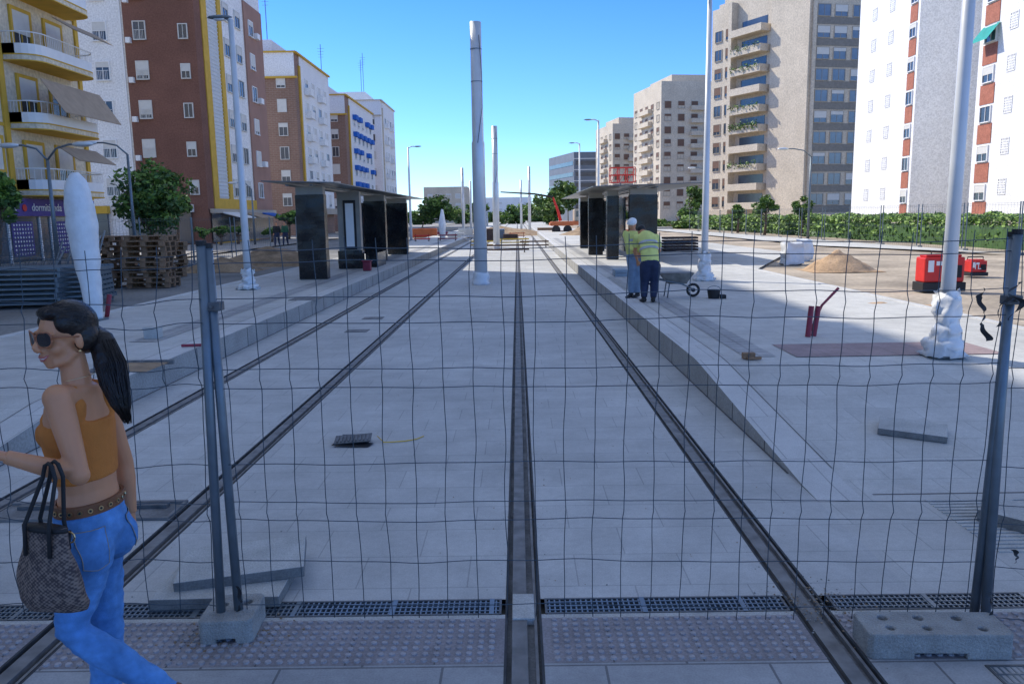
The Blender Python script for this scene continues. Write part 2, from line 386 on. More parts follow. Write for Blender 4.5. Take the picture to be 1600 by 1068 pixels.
grate(-3.58,-2.38,YG0,YG1,'slotted drain grate near the slab stack, behind the walking woman')
grate(2.0,3.4,2.92,3.2,'wide drain grate in the bottom right corner of the photo')
b=MB(); b.box(-.055,.055,YG0-.05,YG1+.05,-.034,.006); tag(b.build('metal_cover',M_conc,bevel=.004),'small pale square cover on the middle rail at the drain line','cover')
random.seed(11); b=MB()
def bit(x,y,z,s):
    a=random.uniform(0,6.28); r1=V((math.cos(a),math.sin(a),0))*s; r2=V((-math.sin(a),math.cos(a),0))*s*random.uniform(.5,1); h=V((0,0,s*random.uniform(.3,.8))); c=V((x,y,z))
    b.hexa([c-r1-r2*.7,c+r1*.7-r2,c+r1+r2*.8,c-r1*.8+r2,c-r1*.5-r2*.5+h,c+r1*.5-r2*.5+h,c+r1*.4+r2*.5+h,c-r1*.5+r2*.4+h],random.randint(0,1))
for q in range(420): bit(-1.38+random.gauss(0,.16),3.52+random.gauss(0,.07),.001,random.uniform(.002,.009))
for q in range(260): bit(1.5+random.gauss(0,.12),3.75+random.gauss(0,.12),.001,random.uniform(.002,.007))
for q in range(520):
    r=random.choice(rails); bit(r+random.choice((-1,1))*random.uniform(.09,.2),random.uniform(3.0,12),.001,random.uniform(.001,.005))
for q in range(300): bit(random.uniform(-4,1.9),random.uniform(4,14),.001,random.uniform(.0015,.006))
tag(b.build('gravel',[M_earth,M_concd]),'scattered grit and crumbs of earth along the rails and the drain line','grit',None,'stuff')
# ---------------------------------------------------------------- near fence
def bil(c,u,v): return (c[0]*(1-u)+c[1]*u)*(1-v)+(c[3]*(1-u)+c[2]*u)*v
def near_panel(BL,BR,TR,TL,lab,nv,zs,sag=.01,posts=(1,1),seed=0):
    c=[BL,BR,TR,TL]; nrm=(BR-BL).cross(TL-BL).normalized()
    t=emp('mesh_fence_panel',(BL+BR)/2,lab,'fence panel','temporary wire mesh fence panels at the front')
    for k,(a,bb) in enumerate(((BL,TL),(BR,TR))):
        if not posts[k]: continue
        m=MB(); m.tube([a,a.lerp(bb,.5),bb],.0215,14); m.build('post',M_galv,t,smooth=True)
        m=MB(); m.tube([bb-(bb-a).normalized()*.01,bb+(bb-a).normalized()*.012],.0235,12); m.build('post_cap',M_black,t)
    def off(v,u):
        o=0
        for q,dd in ((.30,.02),(.655,.02),(.84,.018)):
            if abs(v-q)<.025: o+=dd*(1-abs(v-q)/.025)
        return o+sag*noise.noise(V((u*3,v*3,seed)))*2
    def pt(u,v):
        w_=V((0,0,1))*sag*(1.1*noise.noise(V((u*4,v*2.2,seed+5)))+.5*noise.noise(V((u*14,v*6,seed+2))))+(BR-BL).normalized()*(.014*noise.noise(V((u*9,v*5,seed+9)))+.006*noise.noise(V((u*30,v*9,seed+4))))
        return bil(c,u,v)+nrm*off(v,u)+w_
    m=MB()
    vs=sorted(set([k/26 for k in range(27)]+[.275,.30,.325,.63,.655,.68,.815,.84,.865]))
    for i in range(nv+1):
        u=.012+.976*i/nv
        m.tube([pt(u,v) for v in vs if v<.995]+[pt(u,1.01)],.0021,5)
    for z in zs: m.tube([pt(k/(nv*3),z) for k in range(nv*3+1)],.0021,5)
    m.build('wire_mesh',M_wire,t,smooth=True)
    return t
YF=3.56
def fp(px,py,Y=YF): return P(px,py,Y)
ZS=[.035,.16,.275,.325,.43,.63,.68,.80,.865,.955,.985]
BL=fp(374,962); BR=fp(1521,968,3.60); TR=fp(1590,362,3.60); TL=fp(324,384)
near_panel(BL,BR,TR,TL,'wide wire mesh fence panel across the middle, between the two concrete feet',25,ZS,.014)
BL2=fp(-620,955,3.75); BR2=fp(346,966,YF-.02); TR2=fp(314,380,YF-.02); TL2=fp(-760,430,3.75)
near_panel(BL2,BR2,TR2,TL2,'buckled wire mesh fence panel behind the walking woman',20,ZS,.05,(1,1),3)
BL3=fp(1538,984,3.55); TL3=fp(1583,366,3.62)
near_panel(BL3,BL3+V((3.4,-.5,0)),TL3+V((3.4,-.5,0)),TL3,'wire mesh fence panel cut by the right edge of the photo',22,ZS,.02,(1,1),6)
for q,lab in (((335,478,YF),'black clamp joining the two leaning posts above the left foot'),((1580,468,3.58),'clamp on the right post with black tape knotted round it')):
    m=MB(); c=P(*q); m.box(c.x-.035,c.x+.035,c.y-.03,c.y+.03,c.z-.02,c.z+.02); m.tube([c+V((0,-.05,0)),c+V((0,.05,0))],.008)
    tag(m.build('clamp',M_grate,bevel=.004),lab,'clamp')
def foot_block(c,lx,ly,h,rz,holes,lab):
    m=MB(); hx,hy=lx/2,ly/2; ch=.02
    m.prism([(-hx,-hy+ch),(-hx+ch,-hy),(hx-ch,-hy),(hx,-hy+ch),(hx,hy-ch),(hx-ch,hy),(-hx+ch,hy),(-hx,hy-ch)],0,h)
    o=m.build('concrete_block',[M_concd])
    cut=MB()
    for (x,y,r) in holes: cut.tube([(x,y,h-.05),(x,y,h+.05)],[r*.8,r*1.2],14)
    co=cut.build('cut',M_concd)
    cut2=MB(); cut2.box(-lx*.18,lx*.18,-hy-.1,hy+.1,-.05,.028)
    co2=cut2.build('cut2',M_concd)
    for cc in (co,co2):
        bo=o.modifiers.new('b','BOOLEAN'); bo.operation='DIFFERENCE'; bo.object=cc; bo.solver='EXACT'
    dg=bpy.context.evaluated_depsgraph_get(); dg.update()
    me=bpy.data.meshes.new_from_object(o.evaluated_get(dg)); o.modifiers.clear(); o.data=me
    bpy.data.objects.remove(co); bpy.data.objects.remove(co2)
    o.location=c; o.rotation_euler[2]=rz; bb=o.modifiers.new('bevel','BEVEL'); bb.width=.007; bb.segments=2; bb.limit_method='ANGLE'
    return tag(o,lab,'concrete block','concrete blocks holding up the fence')
foot_block(G(360,992)+V((0,.05,0)),.25,.28,.12,R(4),[(-.05,.03,.024),(.06,.05,.024)],'short concrete block at the base of the left pair of fence posts')
foot_block(G(1460,1018)+V((0,.04,0)),.63,.21,.12,R(-2),[(-.2,.045,.022),(-.2,-.045,.02),(-.04,.045,.022),(-.04,-.045,.02),(.13,.045,.022),(.2,-.05,.02)],'long concrete block with open holes at the base of the right fence posts')
def ribbon(pts,wd,lab,m=M_black,name='tape_strip'):
    b=MB(); n=len(pts); L=[]
    for k in range(n-1):
        for q in range(8):
            t=q/8; L.append(V(pts[k]).lerp(V(pts[k+1]),t)+V((.006*math.sin(k*3+t*6),0,0)))
    L.append(V(pts[-1]))
    for k,p in enumerate(L):
        a=.5+.9*math.sin(k*.33+len(L)); w2=wd*(.6+.4*abs(math.sin(k*.21+1)))
        s=V((math.cos(a),math.sin(a)*.8,.1))*w2
        b.v+= [tuple(p-s),tuple(p+s)]
        if k: i=len(b.v)-4; b.f.append((i,i+1,i+3,i+2)); b.m.append(0)
    return tag(b.build(name,m,smooth=True),lab,'tape')
ribbon([P(1580,462,3.55),P(1562,480,3.52),P(1560,510,3.52)],.014,'short black tape end hanging from the right fence post')
ribbon([P(1538,450,3.5),P(1530,465,3.5),P(1538,488,3.5),P(1534,508,3.5),P(1546,532,3.5)],.016,'long black tape strip hanging on the mesh left of the right post')
ribbon([P(1595,440,3.5),P(1575,458,3.48),P(1600,472,3.5),P(1575,500,3.5)],.016,'black tape knot at the right edge of the photo')
ribbon([P(1545,925,3.45),P(1552,950,3.42),P(1545,980,3.4),P(1558,1010,3.38)],.016,'black tape tied low round the foot of the right posts')
ribbon([P(1583,858,3.5),P(1592,870,3.5),P(1583,880,3.5)],.012,'tiny black tape scrap on the mesh at the lower right')
ribbon([P(370,915,3.5),P(378,940,3.5),P(370,955,3.5)],.009,'tiny black tie at the bottom of the left posts')
# ---------------------------------------------------------------- slabs and loose things
def slab(c,lx,ly,h,rz,lab,rx=0,ry=0):
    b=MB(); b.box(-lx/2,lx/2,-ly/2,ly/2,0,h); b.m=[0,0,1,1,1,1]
    o=b.build('paving_slab',[M_slab,M_slabe],bevel=.005); o.location=c; o.rotation_euler=(Matrix.Rotation(rx,3,'X')@Matrix.Rotation(ry,3,'Y')@Matrix.Rotation(rz,3,'Z')).to_euler(); return tag(o,lab,'slab')
slab(G(350,930)+V((0,.05,.002)),.66,.40,.06,R(2),'lower slab of the stack leaning at the left fence foot')
slab(G(366,915)+V((.03,.09,.066)),.66,.42,.06,R(13),'upper slab of the stack by the left fence foot',R(2),R(-1))
q=GR(1425,676); slab(q+V((0,0,.006)),.52,.34,.055,R(-27),'loose pale slab lying alone on the right pavement',R(4.8))
q=G(1585,822); slab(q+V((.1,0,.005)),.5,.34,.08,R(-50),'loose slab cut by the right edge behind the holed concrete block')
c=G(558,692); t=emp('cover_plate',c,'black slotted cover plate propped open between the rails','cover plate')
b=MB(); b.box(-.19,.13,-.10,.06,.0,.008)
for k in range(9): b.box(-.17+.033*k,-.155+.033*k,-.08,.04,.008,.016)
o=b.build('plate',M_grate,t,local=True); o.rotation_euler=(R(10),R(-3),R(4)); o.location.z=.05
b=MB(); b.box(-.15,.10,.02,.12,.002,.05); b.poly([(-.2,-.13,.02),(.12,-.15,.004),(.16,-.05,.012),(-.16,-.03,.05)]); b.build('underside_flap',M_black,t,local=True)
pts=[G(590,686)+V((0,0,.03)),G(600,694)+V((0,0,.02)),G(612,692)+V((0,0,.012)),G(632,690)+V((0,0,.008)),G(650,687)+V((0,0,.008)),G(662,682)+V((0,0,.008))]
b=MB(); b.tube(pts,.005,6); tag(b.build('cable',M_yelp,smooth=True),'thin yellow cable trailing from the black cover plate','cable')
t=emp('track_pit',G(150,798),'open rectangular steel lined pit across the left track','pit')
x0,x1=-2.17-1.43,-2.36; yy=G(150,798).y
b=MB(); b.box(x0,x1,yy-.16,yy+.12,.001,.004); b.build('pit_floor',M_chan,t)
b=MB(); b.box(x0,x1,yy+.12,yy+.15,.001,.02); b.box(x0,x1,yy-.19,yy-.16,.001,.02); b.box(x1-.02,x1,yy-.16,yy+.12,.001,.018); b.box(x0+.4,x0+.44,yy-.16,yy+.12,.001,.015); b.build('rim',M_steel,t)
b=MB(); b.box(x0+.1,x1-.1,yy+.02,yy+.08,.005,.03); b.build('switch_rod',M_grate,t)
for i,(px,py,lab) in enumerate(((583,497,'square manhole cover in the track paving, farther one near the second rail'),(558,517,'square manhole cover in the track paving, nearer one near the second rail'))):
    c=G(px,py); b=MB(); b.box(c.x-.2,c.x+.2,c.y-.18,c.y+.18,0,.006); b.box(c.x-.17,c.x+.17,c.y-.15,c.y+.15,.006,.009); tag(b.build('manhole_cover',M_chan),lab,'manhole cover')
c=GR(478,467,zl); b=MB(); b.box(c.x-.3,c.x+.3,c.y-.3,c.y+.3,PH,PH+.01); tag(b.build('manhole_cover',M_chan),'square cover in the left platform paving','manhole cover')
c=GR(205,574,zl); t=emp('open_pit',c,'open square hole with sandy bottom in the left platform','pit')
b=MB(); b.poly([(c.x-.32,c.y-.3,c.z+.006),(c.x+.32,c.y-.3,c.z+.006),(c.x+.32,c.y+.3,c.z+.006),(c.x-.32,c.y+.3,c.z+.006)]); b.build('pit_floor',M_earth,t)
b=MB(); b.box(c.x-.36,c.x+.36,c.y+.3,c.y+.34,c.z-.02,c.z+.03); b.box(c.x-.36,c.x-.32,c.y-.3,c.y+.3,c.z-.02,c.z+.03); b.build('rim',M_chan,t)
c=GR(240,528,zl); b=MB(); b.box(c.x-.1,c.x+.1,c.y-.1,c.y+.1,c.z,c.z+.17); b.box(c.x-.11,c.x+.11,c.y-.11,c.y+.11,c.z+.14,c.z+.16); tag(b.build('marker_box',M_conc,bevel=.01),'small pale concrete box on the left platform','box')
c=GR(298,543,zl); b=MB(); b.tube([c+V((-.12,0,.03)),c+V((.13,.03,.03))],.02,8); tag(b.build('short_pipe',M_mar),'short dark red pipe lying on the left platform kerb','pipe')
c=GR(1168,560); b=MB(); b.box(c.x-.06,c.x+.08,c.y-.04,c.y+.04,c.z,c.z+.07); b.box(c.x-.02,c.x+.14,c.y-.08,c.y-.05,c.z,c.z+.03); tag(b.build('brick_piece',M_wood,bevel=.006),'broken brick piece beside the red tile strip','brick')
c0=GR(1262,526)
for i,(dx,dy,top,lab) in enumerate(((0,0,(1268,478),'left upright maroon pipe stub on the right pavement'),(.1,.06,(1279,478),'right upright maroon pipe stub on the right pavement'))):
    a=c0+V((dx,dy,0)); tp=P(*top,a.y+.02); b=MB(); b.tube([a,tp],.036,12,cap=False); b.tube([a,tp-V((0,0,.01))],.031,12); tag(b.build('pipe_stub',M_mar,smooth=True),lab,'pipe')
b=MB(); a=c0+V((.05,.3,0)); b.tube([a+V((.08,0,0)),P(1284,477,a.y),P(1310,450,a.y+.1)],[.014,.018,.02],10); tag(b.build('pipe_stub',M_mar,smooth=True),'thin slanting maroon pipe rising right of the two stubs','pipe')
c=GR(167,495,zl); b=MB(); b.tube([c,P(171,460,c.y)],.04,10); tag(b.build('pipe_stub',M_mar,smooth=True),'maroon pipe stub beside the tall white wrapped post','pipe')
# ---------------------------------------------------------------- poles
def catenary(c,h,r,lab,grp,wrap=True):
    t=emp('catenary_pole',c,lab,'pole',grp); z=c.z
    b=MB(); b.tube([c,c+V((0,0,h*.55)),c+V((0,0,h*.56)),c+V((0,0,h))],[r,r*.97,r*.86,r*.84],28); b.build('shaft',M_polew,t,smooth=True)
    for k in (.78,.9):
        b=MB(); b.tube([c+V((0,0,h*k)),c+V((0,0,h*k+.02))],r*.88,20); b.build('band',M_galv,t)
    b=MB(); b.tube([c+V((r*.5,-r*.75,h*.95)),c+V((r*.8,-r*.65,h*.8)),c+V((r*.75,-r*.8,h*.68)),c+V((r*.3,-r*.95,h*.6)),c+V((.0,-r*1.02,h*.55))],.008,6); b.build('cable',M_black,t)
    if wrap:
        b=MB(); b.tube([c+V((0,0,.02*k*3)) for k in range(7)],[r*1.5,r*1.35,r*1.3,r*1.15,r*1.2,r*1.1,r*1.05],18); b.jit(.05,6); b.build('plastic_wrap',M_wrap,t,smooth=True)
    else:
        b=MB(); b.box(c.x-r*1.7,c.x+r*1.7,c.y-r*1.7,c.y+r*1.7,z,z+.04); b.build('base_plate',M_galv,t)
c=G(752,444); catenary(c,7.35,.19,'tallest grey steel mast standing between the rails, nearest of the masts','steel masts along the tracks')
c=P(776,385,47); c.z=0; catenary(c,P(774,197,47).z,.19,'second grey mast behind the tallest one between the rails','steel masts along the tracks')
for px,yt,Y,lab in ((725,262,92,'thin far mast left of the tracks, tallest of the far left pair'),(737,283,115,'thin far mast, shorter of the far left pair'),(815,281,118,'thin far mast, shorter of the far right pair'),(828,260,94,'thin far mast right of the tracks, tallest of the far right pair'),(762,330,150,'tiny distant mast just right of the tall central mast')):
    c=P(px,375,Y); c.z=0; catenary(c,P(px,yt,Y).z,.17,lab,'steel masts along the tracks',False)
def lamp(c,h,r,side,lab,wrap=0,arm=.5,m=M_polel,lean=(0,0)):
    t=emp('street_lamp',c,lab,'street lamp','tall street lamps'); top=c+V((lean[0],lean[1],h))
    b=MB(); b.tube([c,c.lerp(top,.3),top],[r,r*.9,r*.6],16); b.build('pole',m,t,smooth=True)
    b=MB(); b.tube([top-V((0,0,.06)),top+V((side*arm*.5,0,.05)),top+V((side*arm,0,.05))],r*.4,8); b.build('arm',m,t,smooth=True)
    e=top+V((side*arm,0,.03)); b=MB(); b.ell(e+V((side*.2,0,.02)),(.3,.12,.05),seg=12,rings=6); b.box(e.x-.12+side*.2,e.x+.12+side*.2,e.y-.07,e.y+.07,e.z-.045,e.z-.01,1); b.build('lamp_head',[M_galv,M_whites],t,smooth=True)
    b=MB(); b.box(c.x-.16,c.x+.16,c.y-.16,c.y+.16,c.z,c.z+.025); b.build('base_plate',M_galv,t)
    if wrap:
        n=18; pts=[c+V((0,0,wrap*k/n)) for k in range(n+1)]; rr=[r*(2.2 if k<5 else 1.35)+random.uniform(0,.045)+(.05 if k==1 else 0) for k in range(n+1)]
        b=MB(); b.tube(pts,rr,24,cap=False); b.jit(.07,11); b.build('plastic_wrap',M_wrap,t,smooth=True)
    return t
lamp(GR(1474,556),7.4,.08,-1,'nearest street lamp pole with crumpled plastic round its foot, far right',.75,lean=(.02,0))
lamp(GR(1100,438),6.9,.09,-1,'street lamp right of the workers, foot wrapped in plastic',.7,arm=.1)
lamp(GR(389,452,zl),6.3,.095,-1,'left street lamp with plastic wrapped foot in front of the brown block',.5,arm=.05)
for px,yt,Y,s,lab in ((643,230,60,1,'distant street lamp at the right end of the left shelter'),(935,188,55,-1,'street lamp rising behind the right shelter, taller one'),(906,224,75,-1,'street lamp rising behind the right shelter, shorter one')):
    c=P(px,380,Y); c.z=PH; lamp(c,P(px,yt,Y).z-PH,.1,s,lab)
def oldlamp(px,yb,yt,Y,arm,lab,z=.2,dbl=False):
    c=P(px,yb,Y); c.z=z; top=P(px,yt,Y); t=emp('street_lamp',c,lab,'street lamp','old curved arm street lamps')
    b=MB(); b.tube([c,V((c.x,c.y,(c.z+top.z)/2)),V((c.x,c.y,top.z-.5))],[.1,.07,.05],8); b.build('pole',M_galv,t,smooth=True)
    for s in ([1,-1] if dbl else [1]):
        a=arm*s; b=MB(); b.tube([V((c.x,c.y,top.z-.5)),V((c.x+a*.3,c.y,top.z-.12)),V((c.x+a*.7,c.y,top.z)),V((c.x+a,c.y,top.z))],.035,8); b.build('arm',M_galv,t,smooth=True)
        b=MB(); b.ell((c.x+a*1.12,c.y,top.z),(.38,.15,.09),seg=10,rings=6); b.build('lamp_head',M_polew,t,smooth=True)
oldlamp(212,385,222,34,-1.4,'old curved arm street lamp behind the pallets, in front of the round tree')
oldlamp(92,420,226,27,-1.1,'old two armed street lamp in front of the shop',dbl=True)
oldlamp(1262,375,232,52,-1.6,'old curved arm street lamp by the hedge under the beige tower')
oldlamp(1105,372,262,75,-1.4,'old curved arm street lamp left of the beige tower')
oldlamp(398,372,285,60,-1.2,'old street lamp in front of the brick shops on the left')
c=GR(150,500,zl); tp=P(116,270,c.y)
t=emp('wrapped_post',c,'tall bulky post wrapped in white plastic behind the woman','wrapped post')
b=MB(); n=32; rr0=[.10,.13,.15,.16,.17,.18,.20,.215,.225,.235,.24,.24,.235,.225,.205,.16,.07]; rr=[rr0[min(16,k//2)]*(.5 if k%2 else 1)+(rr0[min(16,k//2+1)]*.5 if k%2 else 0) for k in range(n+1)]
b.tube([c.lerp(tp,k/n) for k in range(n+1)],rr,28); b.jit(.022,5); b.build('plastic_wrap',M_wrap,t,smooth=True)
b=MB(); b.tube([c,c+V((0,0,.5))],.07,10); b.box(c.x-.15,c.x+.15,c.y-.15,c.y+.15,c.z,c.z+.03); b.build('post',M_galv,t)
# ---------------------------------------------------------------- shelters
def shelter(xa,xb,y0,y1,panels,back,lab,z0=PH,zt=2.98,mir=1):
    t=emp('tram_shelter',((xa+xb)/2,(y0+y1)/2,z0),lab,'tram shelter','tram stop shelters')
    za,zb=(zt+.0,zt-.07) if mir>0 else (zt-.07,zt+.0)
    b=MB(); b.hexa([(xa,y0,za),(xb,y0,zb),(xb,y1,zb),(xa,y1,za),(xa,y0,za+.025),(xb,y0,zb+.025),(xb,y1,zb+.025),(xa,y1,za+.025)])
    b.build('roof',M_roofs,t)
    xm=(xa+xb)/2
    for dx in (-.45,.2):
        b=MB(); b.box(xm+dx,xm+dx+.08,y0+.4,y1-.4,zt-.115,zt-.073); b.build('roof_beam',M_galv,t)
    for i,(x0,x1,ya,kind) in enumerate(panels):
        yb=ya+.3
        b=MB(); b.box(x0,x1,ya,yb,z0,zt-.118); b.build('pillar',M_panel,t)
        if kind=='wrapped': subbox(x0-.02,x1+.02,ya-.02,yb+.02,z0+.02,zt-.34,10,.012,2.5).build('black_wrap',M_blk,t)
        else:
            b=MB(); b.box(x0+.2,x1-.14,ya-.03,ya-.002,z0+.65,zt-.4); b.build('poster_frame',M_black,t)
            b=MB(); b.box(x0+.27,x1-.21,ya-.04,ya-.031,z0+.75,zt-.5); b.build('poster',M_whites,t)
            subbox(x0-.03,x1+.03,ya-.07,yb+.04,z0+.02,z0+.62,8,.012,4).build('black_wrap',M_blk,t)
    b=MB(); b.box(back[0],back[0]+.05,back[1],back[2],z0+.3,zt-.4); b.build('glass_wall',M_glass,t)
    return t
shelter(-6.75,-4.8,21.3,42,[(-6.1,-5.35,22.2,'wrapped'),(-6.0,-5.25,26.8,'frame'),(-6.0,-5.2,31.5,'wrapped'),(-6.0,-5.1,37,'wrapped')],(-6.1,27.5,40),'tram stop shelter with black wrapped pillars on the left platform')
shelter(2.6,6.6,27.5,47,[(4.0,4.95,28.5,'wrapped'),(3.35,3.75,29.8,'wrapped'),(3.0,3.55,33.5,'wrapped'),(3.35,4.0,37,'wrapped'),(3.2,3.9,40.5,'wrapped'),(3.8,4.4,44,'wrapped')],(4.0,30,45),'tram stop shelter with black wrapped pillars on the right platform',mir=-1)
b=subbox(-5.15,-4.85,27.5,29.3,PH,.8,5,.02,4); tag(b.build('bench_block',M_blk,smooth=True),'low black wrapped bench under the left shelter','bench')
b=MB(); b.box(-5.0,-4.75,25.6,25.8,PH,PH+.3); b.box(-5.04,-4.71,25.58,25.82,PH+.3,PH+.34); tag(b.build('tool_case',M_mar,bevel=.02),'small red case on the left platform beside the framed pillar','case')
# ---------------------------------------------------------------- far fence panels
def far_panel(loc,rz,lab,grp,lean=0):
    t=emp('mesh_fence_panel',loc,lab,'fence panel',grp,rz)
    for x in (0,3.4):
        b=MB(); b.tube([(x,0,0),(x,0,2)],.024,6); b.build('post',M_galv,t,local=True)
    b=MB()
    for k in range(1,18): b.tube([(k*.19,0,.08),(k*.19,0,1.95)],.0035,3,cap=False)
    for z in (.1,.5,.95,1.0,1.45,1.88,1.95): b.tube([(0,0,z),(3.4,0,z)],.0045,3,cap=False)
    b.build('wire_mesh',M_wire,t,local=True)
    b=MB(); b.box(-.32,.2,-.11,.11,0,.12); b.build('foot',M_concd,t,local=True)
    return t
A=V((-15.5,19,.14)); B=V((-9.2,62,.14)); d=(B-A); L=d.length; d.normalize(); n=int(L/3.55)
ang=math.atan2(d.y,d.x); pr=far_panel(A,ang,'wire fence panels in a line along the road on the left','far fence panels along the left road')
for k in range(1,n): dup(pr,A+d*3.55*k,ang+random.uniform(-.04,.04))
A=V((19,23,.2)); B=V((17,80,.2)); d=(B-A); L=d.length; d.normalize(); n=int(L/3.55); ang=math.atan2(d.y,d.x)
pr=far_panel(A,ang,'wire fence panels in a line in front of the hedge on the right','far fence panels before the hedge')
for k in range(1,n): dup(pr,A+d*3.55*k,ang+random.uniform(-.04,.04))
pr=far_panel(V((-14.6,18.5,.15)),R(8),'grey mesh panels leaning in a pile at the far left','piled fence panels'); pr.rotation_euler[0]=R(-62)
for k in range(1,8):
    q=dup(pr,V((-14.6+random.uniform(-.5,.6),18.5+.14*k,.15+.05*k)),R(8+random.uniform(-6,6))); q.rotation_euler[0]=R(-62+3*k)
def rack_mesh():
    b=MB()
    for x in (-1.1,1.05): b.box(x,x+.06,-.55,.55,0,.07)
    for k in range(6): b.box(-1.1,1.11,-.55+.21*k,-.50+.21*k,.071,.10)
    return b.mesh('steel_rack',M_galv)
fm_=rack_mesh()
for s_,(px,py) in enumerate(((70,478),(10,482))):
    c=G(px,py,.14)
    for k in range(8):
        o=bpy.data.objects.new('steel_rack',fm_); col.objects.link(o); o.location=c+V((random.uniform(-.05,.05),.5,.11*k)); o.rotation_euler[2]=R(8+random.uniform(-3,3))
        tag(o,'flat grey steel rack, layer %s of the %s pile at the far left'%(['one, the lowest','two','three','four','five','six','seven','eight, the topmost'][k],['right','left'][s_]),'rack','piled steel racks')
# ---------------------------------------------------------------- pallets
def pallet():
    b=MB()
    for k in range(7): b.box(-.6,.6,-.4+k*.12,-.32+k*.12,.122,.142)
    for y in (-.4,-.05,.3):
        b.box(-.6,.6,y,y+.1,0,.02)
        for x in (-.6,-.07,.46): b.box(x,x+.14,y,y+.1,.02,.1)
    for x in (-.6,-.07,.46): b.box(x,x+.14,-.4,.4,.1,.122)
    return b.mesh('pallet',M_wood)
pm=pallet()
for (px,py,n_,rz,lab) in ((172,448,10,85,'left stack, beside the white wrapped post'),(238,448,10,3,'middle stack'),(262,432,8,40,'right stack, farthest back'),):
    c=G(px,py,.14)
    for k in range(n_):
        o=bpy.data.objects.new('pallet',pm); col.objects.link(o); o.location=c+V((random.uniform(-.08,.08),random.uniform(-.08,.08),.146*k)); o.rotation_euler[2]=R(rz+random.uniform(-7,7))
        w_='lowest' if k==0 else ('topmost' if k==n_-1 else '%s from the ground'%['','second','third','fourth','fifth','sixth','seventh','eighth','ninth'][k])
        tag(o,'brown wooden pallet, %s in the %s'%(w_,lab),'pallet','stacked wooden pallets')
# ---------------------------------------------------------------- heaps
def heap(c,rx,ry,h,m,lab,seed=0):
    b=MB(); n=26
    for i in range(n+1):
        for j in range(n+1):
            x=-1+2*i/n; y=-1+2*j/n; r=math.hypot(x,y); z=max(0,1-r)**.9*h
            z+=(.22*h*noise.noise(V((x*3,y*3,seed)))+.12*h*noise.noise(V((x*9,y*9,seed))))*max(0,1-r*.9)
            b.v.append((c.x+x*rx,c.y+y*ry,c.z+z-.02))
    for i in range(n):
        for j in range(n): k=i*(n+1)+j; b.f.append((k,k+n+1,k+n+2,k+1)); b.m.append(0)
    return tag(b.build('earth_heap',m,smooth=True),lab,'heap','heaps of earth and sand')
heap(G(1310,421,.22),1.05,.9,.62,M_sand,'orange sand heap left of the red machine',1)
heap(G(1380,480,.22),1.2,.5,.12,M_sand,'thin spill of sand on the right roadway',9)
heap(G(425,412,.15),2.6,2.0,.75,M_earth,'brown earth heap behind the left street lamp',2)
heap(G(345,422,.15),1.6,1.2,.5,M_earth,'small earth heap right of the pallet stacks',3)
heap(V((-2,85,0)),6,5,1.0,M_earth,'long earth heap at the far end of the tracks',4)
heap(V((6.2,70,.1)),3,4,1.1,M_earth,'earth heap behind the right shelter near the orange truck',5)
# ---------------------------------------------------------------- red machines right
def machine(t,c,L,D,Hh,m=M_redp):
    b=MB(); b.prism([(c.x-L/2,c.y-D/2),(c.x+L/2,c.y-D/2),(c.x+L/2,c.y+D/2),(c.x-L/2,c.y+D/2)],c.z+.28*Hh,c.z+Hh*.93); b.box(c.x-L/2+.04,c.x+L/2-.04,c.y-D/2+.05,c.y+D/2-.05,c.z+Hh*.93,c.z+Hh); b.build('body',m,t,bevel=.03)
    b=MB(); b.box(c.x-L/2-.03,c.x+L/2+.03,c.y-D/2-.03,c.y+D/2+.03,c.z+.03,c.z+.28*Hh-.004); b.build('base_tray',M_black,t,bevel=.01)
    b=MB(); b.box(c.x+L*.08,c.x+L*.42,c.y-D/2-.015,c.y-D/2-.002,c.z+.4*Hh,c.z+.72*Hh)
    for k in range(6): b.box(c.x+L*.1,c.x+L*.4,c.y-D/2-.03,c.y-D/2-.016,c.z+Hh*(.42+.05*k),c.z+Hh*(.435+.05*k))
    b.build('louvre',M_black,t)
    b=MB(); b.box(c.x-L*.42,c.x-L*.28,c.y-D/2-.016,c.y-D/2-.002,c.z+.55*Hh,c.z+.85*Hh); b.build('label_plate',M_whites,t)
    b=MB(); b.box(c.x-L*.22,c.x-L*.02,c.y-D/2-.016,c.y-D/2-.002,c.z+.72*Hh,c.z+.83*Hh); b.build('label_plate',M_whites,t)
    b=MB(); b.tube([(c.x-.2,c.y,c.z+Hh),(c.x-.2,c.y,c.z+Hh+.06),(c.x+.2,c.y,c.z+Hh+.06),(c.x+.2,c.y,c.z+Hh)],.015,6); b.build('lifting_bar',M_black,t)
c=G(1466,456,.22); t=emp('site_generator',c,'large red box shaped machine with white labels on the right roadway','generator'); machine(t,c,.84,.4,.80)
c=G(1522,432,.22); t=emp('site_generator',c,'small red box machine with white marks right of the large one','generator'); machine(t,c,.40,.4,.45)
text_mesh('1L',.2,'marking',M_whites,c+V((-.06,-.22,.27)),(R(90),0,0),t,.004)
for i,(px,py) in enumerate(((1238,413),(1252,407))):
    c=G(px,py,.22); b=subbox(c.x-.3,c.x+.3,c.y-.3,c.y+.3,c.z,c.z+.72,8,.1,3.5); tag(b.build('bulk_bag',M_wrap,smooth=True),['white bulk bag nearer the road','white bulk bag behind the nearer one'][i]+', left of the sand heap','bag')
c=G(1062,392,PH)
